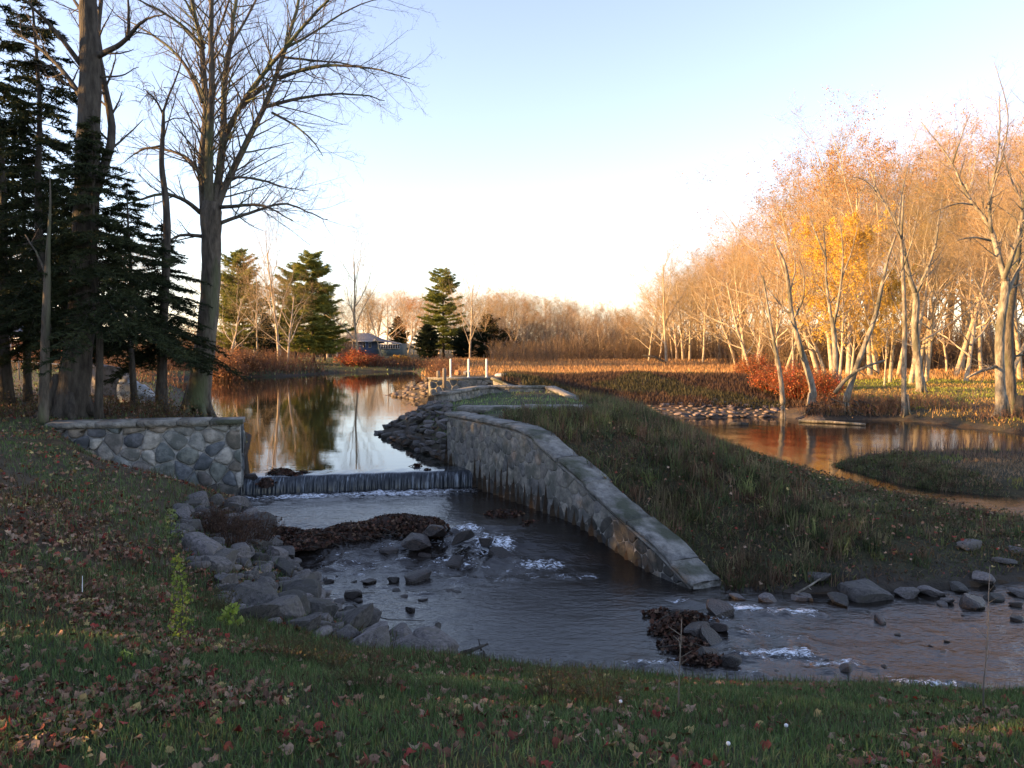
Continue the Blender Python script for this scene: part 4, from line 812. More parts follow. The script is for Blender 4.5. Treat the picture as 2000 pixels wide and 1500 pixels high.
TP = {'tall': make_bare(21, 14, .17, B_TALL, "bare_tree"), 'tall2': make_bare(22, 14, .19, B_TALL, "bare_tree"), 'wide': make_bare(23, 12, .2, B_WIDE, "bare_tree"), 'wide2': make_bare(24, 12, .18, B_WIDE, "bare_tree"),
      'vase': make_bare(25, 13, .2, B_VASE, "bare_tree"), 'vase2': make_bare(26, 13, .18, B_VASE, "bare_tree"),
      'rust': make_bare(27, 13, .18, B_TALL, "bare_tree", RUST, 2600, .09), 'rust2': make_bare(31, 12, .18, B_WIDE, "bare_tree", np.vstack([RUST, ORNG]), 2400, .09),
      'gold': make_bare(28, 11, .17, B_WIDE, "golden_tree", GOLD, 22000, .13), 'orange': make_bare(29, 14, .2, B_WIDE, "orange_tree", ORNG, 12000, .10)}
# conifers -----------------------------------------------------------
def conifer(seed, height, rmax, base, step, nb, droop, needle, nlen, mat, name, trunk_r, shape=None, tw=9, pale='darkbark', upturn=.0):
    random.seed(seed); r2 = np.random.default_rng(seed); tr = MB(); br = MB(); nd = MB()
    zt = np.linspace(-.2, height, 12); tr.tube(np.stack([.04 * np.sin(zt), .04 * np.cos(zt * 1.3), zt], 1), np.interp(zt, [-.2, .4, height], [trunk_r * 1.35, trunk_r, .015]), 10)
    z = base; P0 = []; P1 = []; R0 = []; R1 = []; NP = []; ND = []
    while z < height * .985:
        f = (z - base) / (height - base); rad = rmax * (shape(f) if shape else (1 - f) ** .8) * random.uniform(.8, 1.15)
        for b_ in range(nb):
            if random.random() < .2: continue
            az = random.uniform(0, 6.28); L = rad * random.uniform(.45, 1.2); zz = z + random.uniform(-.2, .2) * step; dh = A((math.cos(az), math.sin(az), 0)); n = 7
            ts = np.linspace(0, 1, n); el = droop * (1 - .55 * f)
            pts = A([0, 0, zz]) + dh * (L * ts)[:, None] + A((0, 0, 1)) * (L * (-el * ts ** 1.3 + upturn * ts ** 3 + (.25 * f) * ts))[:, None]
            for k in range(n - 1): P0.append(pts[k]); P1.append(pts[k + 1]); q_ = .006 + .016 * L / rmax * (1 - ts[k]); R0.append(q_); R1.append(q_ * .8)
            side = A((-dh[1], dh[0], 0)); m = max(3, int(tw * L / rmax) + 2)
            for j in range(m):
                t = .15 + .85 * (j + random.random()) / m; c = A([np.interp(t, ts, pts[:, a_]) for a_ in range(3)])
                for sgn in (-1, 1):
                    l2 = L * .38 * (1.1 - t * .75) * random.uniform(.6, 1.2) + .06; dd = unit(dh * .75 + side * sgn * random.uniform(.5, 1.0) + A((0, 0, -droop * .6 + random.uniform(-.25, .15) + upturn * .5)))
                    NP.append(np.concatenate([c, c + dd * l2])); P0.append(c); P1.append(c + dd * l2); R0.append(.005); R1.append(.002)
            NP.append(np.concatenate([pts[2], pts[4]])); NP.append(np.concatenate([pts[4], pts[6]]))
        z += step * random.uniform(.75, 1.25) * (1 - .35 * f)
    br.segs(A(P0), A(P1), A(R0), A(R1)); NP = A(NP); L = np.linalg.norm(NP[:, 3:] - NP[:, :3], axis=1); per = np.maximum(2, (L * needle).astype(int)); idx = np.repeat(np.arange(len(NP)), per); n = len(idx)
    t = r2.uniform(0, 1, n)[:, None]; c = NP[idx, :3] * (1 - t) + NP[idx, 3:] * t; ax = (NP[idx, 3:] - NP[idx, :3]) / L[idx][:, None]; d = r2.normal(0, 1, (n, 3)); d[:, 2] *= .55; d += ax * .9; d /= np.linalg.norm(d, axis=1)[:, None]
    s_ = np.cross(d, r2.normal(0, 1, (n, 3))); s_ /= np.linalg.norm(s_, axis=1)[:, None]; ln_ = nlen * r2.uniform(.6, 1.3, n)[:, None]
    v = np.stack([c - s_ * ln_ * .13, c + s_ * ln_ * .13, c + d * ln_], 1).reshape(-1, 3); nd.add(v, tris=np.arange(n * 3).reshape(-1, 3))
    root = empty(name, (0, 0, 0), None, "tree"); lpart(tr, "trunk", pale, root, True); lpart(br, "branches", pale, root); lpart(nd, "needles", mat, root); return root
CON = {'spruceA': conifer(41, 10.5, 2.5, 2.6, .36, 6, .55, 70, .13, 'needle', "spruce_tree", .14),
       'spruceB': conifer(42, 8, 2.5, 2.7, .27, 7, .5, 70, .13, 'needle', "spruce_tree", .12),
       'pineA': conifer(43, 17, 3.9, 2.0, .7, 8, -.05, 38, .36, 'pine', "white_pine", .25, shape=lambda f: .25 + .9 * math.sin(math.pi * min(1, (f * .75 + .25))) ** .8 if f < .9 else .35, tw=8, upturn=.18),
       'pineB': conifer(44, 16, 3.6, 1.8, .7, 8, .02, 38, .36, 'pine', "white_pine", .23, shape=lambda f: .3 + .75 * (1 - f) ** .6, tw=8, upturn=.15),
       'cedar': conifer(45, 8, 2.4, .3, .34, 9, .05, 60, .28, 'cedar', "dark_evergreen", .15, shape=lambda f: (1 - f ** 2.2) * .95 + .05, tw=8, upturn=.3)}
used = set()
def place(proto, key, x, y, h, label, group, rz=None, wide=1.0, sink=0.0, z=None):
    src = proto[key]; base_h = {'tall': 14, 'tall2': 14, 'wide': 12, 'wide2': 12, 'vase': 13, 'vase2': 13, 'rust': 13, 'rust2': 12, 'gold': 11, 'orange': 14, 'spruceA': 10.5, 'spruceB': 8, 'pineA': 17, 'pineB': 16, 'cedar': 8}[key]
    o = src if key not in used else copy_tree(src); used.add(key); s_ = h / base_h
    o.location = (float(x), float(y), (H1(x, y) if z is None else z) - sink); o.scale = (s_ * wide, s_ * wide, s_); o.rotation_euler.z = rng.uniform(0, 6.28) if rz is None else rz
    tag(o, label, "tree", group); return o
def tree_px(proto, key, px, top, d, label, group, wide=1.0, base=None):
    x = (px - 1000) / F * d * 1.0; z = H1(x, d); ztop = P(px, top, d)[2]; return place(proto, key, x, d, ztop - z, label, group, wide=wide)

# hand-built trees: limbs follow the photograph, twigs grow on them
TW = dict(max=2, n=(6, 5, 4), len=(.5, .5, .5), up=(.04, .03, .0), ang=(25, 60), wav=.2, rr=.55, start=.1, shape=lambda t: 1 - .4 * t, tube=.02)
def limb_tree(name, label, cat, d0, trunk, limbs, mats=('bark', 'bark', 'twig2'), density=1.0, twl=1.3, seed=3, group=None, spread=2.5, flare=True, prm=TW):
    """trunk: [(px,py,r)], limbs: [([(px,py)...], r0, r1, dd)] dd = how far nearer/farther the tip is"""
    random.seed(seed); tp = A([P(px, py, d0) for px, py, _ in trunk]); base = tp[0].copy(); base[2] = H1(base[0], base[1]); root = empty(name, base, label, cat, group)
    rr = [r for *_, r in trunk]; tr = MB(); n = len(tp); f = np.linspace(0, n - 1, n * 4); pts = np.stack([np.interp(f, range(n), tp[:, k]) for k in range(3)], 1); rad = np.interp(f, range(n), rr)
    pts = smooth_poly(pts); tr.tube(pts, rad * (1 + .04 * np.sin(np.arange(len(rad)) * 1.9)), 16)
    if flare:
        for k in range(6):
            a = k * 1.05 + random.uniform(-.3, .3); rb = rr[0]; b2 = base + A((math.cos(a), math.sin(a), 0)) * rb * 1.7; b2[2] = H1(b2[0], b2[1]) - .06
            tr.tube([b2, base + A((math.cos(a) * rb * .95, math.sin(a) * rb * .95, .12)), base + A((math.cos(a) * rb * .4, math.sin(a) * rb * .4, .9))], [.05, rb * .3, rb * .25], 7)
    part(tr, "trunk", mats[0], root, True); T = Tree(); T.big = MB()
    for li in limbs:
        pp, r0, r1, dd = li[:4]; n = len(pp); P_ = A([P(px, py, d0 + dd * (k / (n - 1)) ** 1.2 + (li[4] if len(li) > 4 else 0)) for k, (px, py) in enumerate(pp)]); f = np.linspace(0, n - 1, n * 3); q_ = smooth_poly(np.stack([np.interp(f, range(n), P_[:, k]) for k in range(3)], 1)); q_ = q_ + rng.normal(0, .012, q_.shape) * np.linspace(0, 1, len(q_))[:, None]
        rd = np.linspace(r0, r1, len(q_)); T.big.tube(q_, rd, 9 if r0 > .05 else 6, cap=True)
        Lt = np.linalg.norm(np.diff(q_, axis=0), axis=1).sum(); nt_ = int(Lt * 3.2 * density); dirs = np.gradient(q_, axis=0); ph = random.uniform(0, 6)
        for c in range(nt_):
            t = .12 + .88 * (c + random.random()) / nt_; k = min(int(t * (len(q_) - 1)), len(q_) - 2); dd_ = unit(dirs[k]); ax = unit(np.cross(dd_, A((.2, .1, 1)) if abs(dd_[2]) < .9 else A((1., 0, 0)))); bx = np.cross(dd_, ax); ph += 2.4 + random.uniform(-.6, .6)
            side = ax * math.cos(ph) + bx * math.sin(ph); an = math.radians(random.uniform(30, 65)); gd = unit(dd_ * math.cos(an) + side * math.sin(an) + A((0, 0, .1)))
            grow(T, q_[k], gd, twl * random.uniform(.45, 1.25) * (1 - .35 * t), max(.008, min(rd[k] * .4, .028)), 0, prm)
    part(T.big, "limbs", mats[1], root, True); part(T.twigs(), "crown", mats[2], root); return root
def smooth_poly(p, n=3):
    for _ in range(n):
        q_ = p.copy(); q_[1:-1] = p[:-2] * .25 + p[1:-1] * .5 + p[2:] * .25; p = q_
    return p
M['twig2'] = mk('grey_twigs', (.06, .05, .045), (.13, .115, .10), 2, .9)
M['paletwig'] = mk('pale_twigs', (.16, .12, .09), (.30, .24, .18), 2, .9)
limb_tree("maple_tree", "tall bare maple at the pond's edge behind the left stone wall, splitting into many limbs", "tree", 23.3,
  [(384, 795, .40), (392, 740, .31), (404, 650, .28), (412, 560, .265), (413, 470, .27), (412, 420, .30), (414, 395, .25)],
  [([(400, 440), (397, 380), (392, 315), (405, 225), (396, 135), (396, 81), (373, 9), (366, -60), (350, -160)], .135, .035, 1), ([(408, 420), (407, 330), (409, 270), (415, 180), (411, 80), (413, 0), (420, -110)], .14, .04, -1.5),
   ([(420, 400), (423, 373), (439, 270), (434, 180), (452, 81), (459, 0), (480, -120)], .135, .035, 2), ([(439, 262), (477, 193), (517, 140), (553, 99), (598, 45), (639, 0), (700, -60), (760, -90)], .08, .016, -2.5, .6),
   ([(418, 420), (430, 385), (454, 333), (495, 252), (526, 189), (558, 94), (585, 0), (600, -90)], .125, .03, 1.5), ([(436, 290), (459, 216), (500, 180), (526, 166)], .07, .05, .6, .6), ([(517, 209), (576, 193), (643, 182), (720, 185), (752, 198)], .06, .012, 1.5, 1.0),
   ([(545, 153), (594, 133), (652, 126), (738, 133), (800, 153)], .065, .012, -1.5, 1.0), ([(555, 112), (621, 119), (690, 125), (740, 150)], .04, .01, 1, 1.2), ([(531, 220), (576, 243), (616, 279), (630, 305)], .04, .01, -1, .8),
   ([(428, 405), (470, 402), (504, 398), (535, 410), (572, 432)], .06, .014, -1.5), ([(430, 436), (460, 424), (490, 416), (540, 396), (575, 400), (607, 418), (640, 430)], .06, .012, 1.5), ([(441, 346), (504, 347), (562, 369), (600, 372)], .04, .01, 2),
   ([(398, 462), (360, 457), (333, 466), (310, 480)], .06, .015, -1), ([(390, 340), (369, 306), (324, 292), (283, 286), (262, 300)], .06, .012, 1), ([(392, 416), (360, 387), (315, 376), (270, 391), (235, 400)], .07, .015, -1.5),
   ([(396, 200), (365, 126), (324, 85), (270, 50), (230, 30)], .06, .012, 1.5), ([(400, 95), (360, 50), (315, 22), (270, 0), (240, -20)], .05, .012, -1), ([(452, 85), (480, 40), (510, -20), (540, -60)], .05, .012, 1), ([(411, 90), (435, 40), (450, -10), (460, -50)], .05, .012, -1),
   ([(396, 90), (380, 30), (350, -20)], .04, .012, -1), ([(558, 94), (620, 60), (690, 10), (770, -10)], .045, .01, 1), ([(495, 252), (520, 235), (560, 215)], .03, .01, 0), ([(434, 180), (470, 120), (520, 60)], .03, .008, 2)],
  density=1.6, twl=1.9, seed=5)
limb_tree("oak_tree", "thick old trunk rising through the spruces left of the stone wall", "tree", 17.2,
  [(134, 818, .44), (140, 780, .36), (152, 700, .29), (160, 600, .27), (168, 420, .25), (173, 250, .23), (178, 120, .21), (172, 40, .18), (172, -60, .16), (175, -200, .12)],
  [([(178, 400), (193, 351), (214, 300), (221, 252), (208, 185), (196, 130), (190, 60), (200, -20)], .11, .04, .8), ([(185, 112), (215, 98), (243, 82), (270, 50), (290, 33), (322, 27)], .07, .012, -1), ([(250, 78), (252, 40), (248, -30)], .05, .015, -.5),
   ([(165, 200), (120, 130), (60, 80), (20, 60)], .06, .012, 1), ([(168, 140), (110, 60), (60, 10), (10, -30)], .06, .012, -1), ([(196, 150), (235, 150), (270, 130)], .03, .008, .5), ([(172, 40), (130, -20)], .05, .02, 1)],
  mats=('darkbark', 'darkbark', 'twig2'), density=.9, twl=1.1, seed=6)
t3 = limb_tree("crooked_tree", "thin crooked dark tree with a tangle of vines at its top, left of the maple", "tree", 20.5,
  [(312, 788, .12), (316, 700, .10), (323, 560, .10), (327, 450, .095), (324, 385, .08), (314, 320, .065), (319, 250, .05), (319, 215, .035)],
  [([(319, 218), (330, 185), (345, 150), (355, 120), (360, 60)], .035, .01, .5), ([(318, 222), (305, 195), (288, 180), (278, 172)], .03, .01, -.4), ([(320, 240), (345, 228), (370, 236)], .02, .008, .3), ([(316, 285), (290, 288), (262, 300), (240, 320)], .03, .01, .6), ([(320, 270), (335, 215), (352, 160)], .02, .008, -.5)],
  mats=('darkbark', 'darkbark', 'twig2'), density=1.0, twl=.8, seed=7, flare=False)
vb = MB(); c = P(303, 186, 20.3)
for k in range(60):
    t = np.linspace(0, 1, 6)[:, None]; a0 = c + rng.normal(0, 1, 3) * A((.20, .15, .09)) + A((0, 0, .04)); d1 = unit(rng.normal(0, 1, 3) * A((1, 1, .6))); d2 = unit(rng.normal(0, 1, 3)); L_ = rng.uniform(.15, .5)
    vb.tube(a0 + d1 * L_ * t + d2 * L_ * .5 * t * t - A((0, 0, 1)) * .12 * t * t, np.linspace(.009, .004, 6), 4)
part(vb, "vine_tangle", 'twig2', t3)
limb_tree("slender_tree", "slender pale trunk before the spruces, beside the left end of the stone wall", "tree", 15.9,
  [(84, 830, .105), (87, 740, .09), (89, 640, .08), (92, 560, .07), (94, 480, .04), (99, 400, .02), (97, 330, .007)], [([(92, 540), (70, 490), (50, 460)], .03, .01, .5)], mats=('bark', 'bark', 'twig2'), seed=8, flare=False, density=.6, twl=.8)
# right bank trees
RT = [("leaning_tree", "pale curved tree leaning left from the undercut bank beside the red bush", 36.2, [(1583, 792, .20), (1590, 768, .16), (1578, 725, .14), (1560, 670, .12), (1545, 610, .10), (1541, 560, .09), (1533, 510, .06), (1515, 480, .04)],
  [([(1548, 620), (1520, 590), (1495, 560), (1480, 520)], .05, .015, 1), ([(1545, 630), (1570, 590), (1572, 540), (1560, 500)], .05, .015, -1), ([(1543, 570), (1556, 520), (1545, 470)], .04, .012, 1)]),
 ("slim_tree", "slim bare tree in front of the red bush on the far bank", 35.8, [(1529, 790, .12), (1526, 745, .10), (1518, 700, .09), (1508, 650, .07), (1500, 600, .05), (1490, 540, .03)], [([(1518, 700), (1503, 670), (1498, 640)], .04, .01, 1), ([(1512, 670), (1530, 610), (1527, 560)], .04, .012, -1), ([(1505, 640), (1485, 590), (1480, 540)], .035, .01, 1)]),
 ("leaning_tree", "long pale trunk leaning steeply to the right over the far bank", 35.9, [(1652, 785, .14), (1668, 730, .12), (1690, 670, .11), (1710, 620, .10), (1722, 560, .09), (1735, 500, .06), (1750, 460, .04)], [([(1712, 615), (1700, 560), (1695, 500)], .04, .012, 1), ([(1722, 560), (1745, 520), (1760, 480)], .04, .012, -1), ([(1700, 640), (1685, 600), (1660, 560)], .03, .01, .8)]),
 ("straight_tree", "straight slim trunk standing at the waterline right of the undercut bank", 35.6, [(1768, 818, .17), (1765, 780, .11), (1766, 700, .10), (1767, 620, .09), (1764, 540, .08), (1760, 460, .06), (1765, 380, .04)], [([(1765, 560), (1745, 500), (1735, 440)], .04, .012, 1), ([(1765, 520), (1785, 460), (1795, 400)], .04, .012, -1), ([(1766, 640), (1750, 600), (1740, 570)], .03, .01, .5), ([(1762, 470), (1735, 410), (1725, 360)], .04, .01, -1)]),
 ("forked_tree", "tall forked tree standing on the sunlit meadow, trunk bending left", 45, [(1799, 770, .24), (1792, 700, .20), (1786, 640, .19), (1790, 590, .18), (1788, 572, .17)], [([(1788, 575), (1775, 540), (1768, 500), (1755, 440), (1730, 400), (1712, 375), (1700, 330)], .15, .03, 1), ([(1789, 575), (1810, 530), (1828, 480), (1832, 440), (1840, 380)], .11, .02, -1), ([(1755, 440), (1760, 380), (1775, 320)], .07, .015, 1), ([(1712, 375), (1690, 350), (1660, 345)], .05, .01, -.5), ([(1768, 500), (1740, 470), (1720, 455)], .04, .01, 1)]),
 ("two_stemmed_tree", "two-stemmed tree behind the leaning trunks, left of the tallest leaning trunk", 40, [(1630, 760, .16), (1632, 700, .13), (1628, 640, .12), (1624, 620, .11)], [([(1624, 625), (1615, 570), (1612, 500), (1608, 440)], .09, .02, 1), ([(1628, 635), (1640, 580), (1648, 500), (1642, 440)], .09, .02, -1), ([(1612, 500), (1590, 450), (1575, 400)], .05, .012, 1), ([(1645, 540), (1665, 490), (1675, 440)], .05, .012, 0)])]
for nme, lab, d0, trk, lm in RT: limb_tree(nme, lab, "tree", d0, trk, lm, mats=('palebark', 'palebark', 'paletwig'), density=1.0, twl=1.6, seed=int(trk[0][0]), spread=1)
limb_tree("sycamore_tree", "large pale mottled tree at the right edge with branches spread wide against the sky", "tree", 33.5,
  [(1957, 820, .27), (1954, 760, .20), (1952, 700, .18), (1953, 640, .18), (1962, 580, .17), (1965, 550, .17)],
  [([(1965, 552), (1950, 500), (1938, 450), (1920, 420), (1895, 395), (1870, 340), (1850, 300), (1800, 240)], .13, .015, 1.5), ([(1960, 545), (1985, 480), (1998, 420), (2010, 300), (2020, 180)], .12, .03, -1), ([(1936, 455), (1930, 400), (1945, 330), (1955, 250), (1950, 180)], .08, .015, 1),
   ([(1935, 470), (1900, 462), (1866, 470)], .05, .015, -1), ([(1900, 400), (1870, 395), (1810, 420)], .04, .01, -1), ([(1965, 580), (1990, 520), (2020, 470)], .09, .02, 1), ([(1930, 400), (1960, 300), (1975, 220), (1940, 120)], .05, .012, 1), ([(1952, 660), (1930, 600), (1900, 540), (1890, 500)], .05, .012, 1), ([(1948, 715), (1920, 722), (1890, 738)], .06, .02, -1.2), ([(1998, 400), (1965, 330), (1945, 240)], .05, .01, 1), ([(1860, 320), (1880, 260), (1895, 220)], .04, .01, 0)],
  mats=('palebark', 'palebark', 'paletwig'), density=1.1, twl=1.8, seed=61)
limb_tree("rough_tree", "darker trunk directly behind the pale mottled tree at the right edge", "tree", 34.6, [(1977, 815, .26), (1972, 740, .22), (1968, 660, .20), (1972, 600, .19), (1985, 520, .16), (1992, 440, .1)], [([(1985, 520), (2000, 430), (2005, 340)], .08, .02, 1), ([(1972, 700), (2000, 690), (2030, 700)], .06, .02, 0)], mats=('bark', 'bark', 'paletwig'), density=.8, seed=62)

# spruces
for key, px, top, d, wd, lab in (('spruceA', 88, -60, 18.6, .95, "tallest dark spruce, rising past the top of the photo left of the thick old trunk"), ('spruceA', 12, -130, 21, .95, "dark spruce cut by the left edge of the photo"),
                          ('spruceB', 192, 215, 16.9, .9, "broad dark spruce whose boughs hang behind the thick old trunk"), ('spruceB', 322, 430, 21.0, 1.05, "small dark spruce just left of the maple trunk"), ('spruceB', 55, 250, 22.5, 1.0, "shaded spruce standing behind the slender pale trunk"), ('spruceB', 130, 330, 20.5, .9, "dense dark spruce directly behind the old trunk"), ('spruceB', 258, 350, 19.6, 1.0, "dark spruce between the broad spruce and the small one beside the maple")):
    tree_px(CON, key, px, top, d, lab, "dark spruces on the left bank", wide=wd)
# spruces added out of frame on the left to shade the near scene
for k, (x, y, h) in enumerate([(-25.5 - 6.5 * (j % 3) + .9 * math.sin(j * 3.3), -14 + 2.05 * j, 12.5 + 1.6 * math.sin(j * 2.1) - (2.2 if j > 17 else 0)) for j in range(22)] + [(-19.5, 12.5, 10), (-20.5, 17, 10), (-20, 7.5, 10), (-19, 2, 10), (-23.5, 20.5, 9.5), (-15.8, 10.2, 9), (-16.8, 14.2, 9), (-21.5, 14.8, 11), (-22.5, 10.2, 12), (-23, 17.8, 11), (-19.5, 9.8, 11)]):
    place(CON, 'spruceA', x, y, h, "tall unseen spruce added beyond the left edge to cast shade", "added shade spruces beyond the left edge", wide=1.15)
# far left shore conifers and bare trees
for key, px, top, d, wd, lab in (('pineA', 468, 486, 82, .9, "white pine with sunlit crown farthest left on the far shore"), ('pineB', 612, 494, 86, 1.25, "broadest sunlit white pine on the far shore, left of the blue house"), ('pineA', 578, 515, 94, 1.0, "yellow-green pine just behind and left of the broadest pine"), ('pineB', 866, 527, 125, 1.2, "pointed sunlit pine right of the blue house"),
                          ('pineB', 634, 560, 96, 1.0, "lower dark-limbed pine at the right shoulder of the broadest pine")):
    tree_px(CON, key, px, top, d, lab, "white pines on the far shore", wide=wd)
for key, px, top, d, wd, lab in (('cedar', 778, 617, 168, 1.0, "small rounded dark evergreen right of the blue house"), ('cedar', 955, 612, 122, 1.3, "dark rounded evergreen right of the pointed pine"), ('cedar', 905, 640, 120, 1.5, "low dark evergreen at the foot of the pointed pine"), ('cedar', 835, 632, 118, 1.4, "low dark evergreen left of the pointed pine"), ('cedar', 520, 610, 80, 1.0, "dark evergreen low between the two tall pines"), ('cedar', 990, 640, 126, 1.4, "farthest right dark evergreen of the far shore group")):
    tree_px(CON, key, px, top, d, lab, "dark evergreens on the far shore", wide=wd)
for key, px, top, d, wd, lab in (('vase', 545, 470, 76, .8, "tall bare tree between the two sunlit pines"), ('tall', 502, 520, 79, .8, "bare tree right of the leftmost pine"), ('vase2', 700, 488, 84, .9, "tall bare tree in front of the blue house"), ('wide', 560, 560, 72, .9, "pale bare tree leaning by the water's edge under the pines"), ('vase', 918, 545, 112, .9, "pale bare tree right of the pointed pine"), ('tall2', 745, 570, 130, .8, "bare tree behind the blue house's roof"),
                          ('wide2', 445, 560, 70, 1.0, "bare tree with reddish brush at its foot beside the maple trunk"), ('vase2', 1302, 497, 100, 1.0, "tall lone bare tree at the left end of the sunlit wood"), ('tall', 1372, 512, 98, 1.0, "bare tree next to the tall lone one"), ('wide', 1335, 530, 108, 1.0, "bare tree between and behind the two at the wood's left end")):
    tree_px(TP, key, px, top, d, lab, "bare trees round the pond", wide=wd)
# background woods
keys = ['tall', 'tall2', 'wide', 'wide2', 'vase', 'vase2', 'rust', 'rust2']
def wood(n, px0, px1, d0, d1, topx, topy, label, group, ks=keys, jit=18, wd=1.1):
    for k in range(n):
        px = px0 + (px1 - px0) * (k + rng.uniform(0, 1)) / n; d = rng.uniform(d0, d1); top = np.interp(px, topx, topy) + rng.uniform(0, jit)
        tree_px(TP, ks[rng.integers(len(ks))], px, top, d, label, group, wide=wd)
wood(14, 430, 700, 118, 140, [430, 560, 700], [545, 560, 590], "bare tree filling the gaps behind the far shore pines", "bare trees behind the far shore pines", jit=22, wd=1.2)
wood(60, 690, 1270, 158, 195, [690, 760, 850, 1000, 1100, 1200, 1260], [588, 578, 588, 574, 594, 606, 598], "grey-brown bare tree in the distant treeline beyond the marsh", "bare trees of the distant treeline", jit=14, wd=1.2)
wood(28, 930, 1270, 120, 134, [900, 1000, 1100, 1260], [600, 606, 618, 625], "low bare tree at the front of the distant treeline", "bare trees of the distant treeline", jit=16, wd=1.3)
wood(26, 1265, 1480, 105, 132, [1250, 1330, 1400, 1480], [560, 545, 520, 460], "bare tree at the left end of the sunlit wood", "bare trees of the sunlit wood", jit=30)
wood(30, 1420, 2060, 78, 100, [1400, 1500, 1560, 1700, 1850, 1920, 2060], [540, 430, 350, 315, 330, 270, 270], "slim bare tree at the back of the sunlit wood", "bare trees of the sunlit wood", jit=45)
wood(19, 1460, 2060, 58, 76, [1400, 1480, 1560, 1700, 1850, 2060], [580, 480, 430, 400, 400, 360], "bare tree in the middle of the sunlit wood across the meadow", "bare trees of the sunlit wood", jit=70)
wood(10, 1440, 2050, 50, 57, [1400, 1500, 1700, 2050], [580, 520, 470, 400], "small bare tree at the front of the sunlit wood", "bare trees of the sunlit wood", jit=90)
tree_px(TP, 'gold', 1640, 475, 48.5, "small tree with bright yellow leaves in the middle of the sunlit wood", "leafy trees of the sunlit wood", wide=.7)
tree_px(TP, 'gold', 1728, 565, 49.5, "lower yellow-leaved tree right of the bright yellow one", "leafy trees of the sunlit wood", wide=.6)
tree_px(TP, 'orange', 1700, 318, 62, "tall tree with an orange-leaved top rising above the sunlit wood", "leafy trees of the sunlit wood", wide=.85)
tree_px(TP, 'orange', 1850, 560, 70, "orange-leaved tree low behind the forked tree", "leafy trees of the sunlit wood", wide=.9)
tree_px(TP, 'orange', 800, 592, 150, "orange-leaved tree in the distance left of the pointed pine", "leafy trees of the distant treeline", wide=1.3)
wood(6, -40, 400, 85, 105, [-40, 420], [420, 540], "bare tree on the left shore seen through the spruces", "bare trees behind the spruces", jit=60)

# understorey thickets that read as one mass
def thicket(name, boxes, cols, leafn=0, lcols=None, w=.02, lsize=.12):
    mb = MB()
    for x0, x1, y0, y1, n, h in boxes:
        x = rng.uniform(x0, x1, n); y = rng.uniform(y0, y1, n); p = land_only(pts_on(x, y)); n = len(p); hh = h * rng.uniform(.4, 1.2, n)
        d = rng.normal(0, .28, (n, 3)); d[:, 2] = 1; q_ = p + d * hh[:, None]; col = cols[rng.integers(len(cols), size=n)] * rng.uniform(.7, 1.3, (n, 1)); mb.segs(p, q_, np.full(n, w), np.full(n, w * .3), 3, col=col)
        for _ in range(3):
            t = rng.uniform(.3, 1, (n, 1)); a = p + (q_ - p) * t; e = rng.normal(0, 1, (n, 3)); e[:, 2] = np.abs(e[:, 2]) + .3; e /= np.linalg.norm(e, axis=1)[:, None]; mb.segs(a, a + e * (hh * .35)[:, None], np.full(n, w * .5), np.full(n, w * .2), 3, col=col)
        if leafn: k = rng.integers(n, size=int(leafn * n)); lquads(mb, p[k] + (q_[k] - p[k]) * rng.uniform(.2, 1, (len(k), 1)) + rng.normal(0, .2, (len(k), 3)), lsize, lcols)
    return tag(mb.build(name, 'blade'), kind="stuff")
thicket("brush_thicket", [(6, 60, 108, 126, 3500, 3.2), (-8, 60, 128, 150, 5000, 5.0), (24, 85, 72, 96, 6500, 4.2), (-60, -28, 125, 150, 2500, 4.5), (-3, 6, 98, 120, 600, 2.5)], A([(.24, .17, .12), (.19, .14, .10), (.3, .21, .14), (.16, .12, .09)]), 1, BROWN, .03, .16)
thicket("shore_brush", [(-30, -15, 66, 74, 1500, 1.6), (-16, -5, 79, 86, 1200, .8), (-8, -4.5, 52, 66, 700, 1.3), (-24, -14, 42, 56, 500, 1.2), (-45, -28, 60, 80, 1200, 2.5)], A([(.16, .08, .06), (.12, .07, .05), (.2, .11, .07)]), 2, np.vstack([BROWN, RUST]), .02, .12)
thicket("yard_brush", [(-9.0, -6.4, 17.2, 19.5, 260, .4), (-13, -7.5, 19, 22.5, 160, .3), (-15, -10.5, 15.5, 18, 500, .4)], A([(.09, .05, .035), (.07, .06, .03), (.11, .07, .045)]), 6, np.vstack([BROWN * .6, OLIVE * .6]), .006, .05)
thicket("meadow_brush", [(15.5, 21, 36, 38.5, 350, .6), (19, 26, 30, 34, 350, .5), (13.2, 17.8, 35.4, 37, 500, .6)], A([(.25, .14, .09), (.2, .12, .08), (.3, .17, .1)]), 1, BROWN, .012, .07)
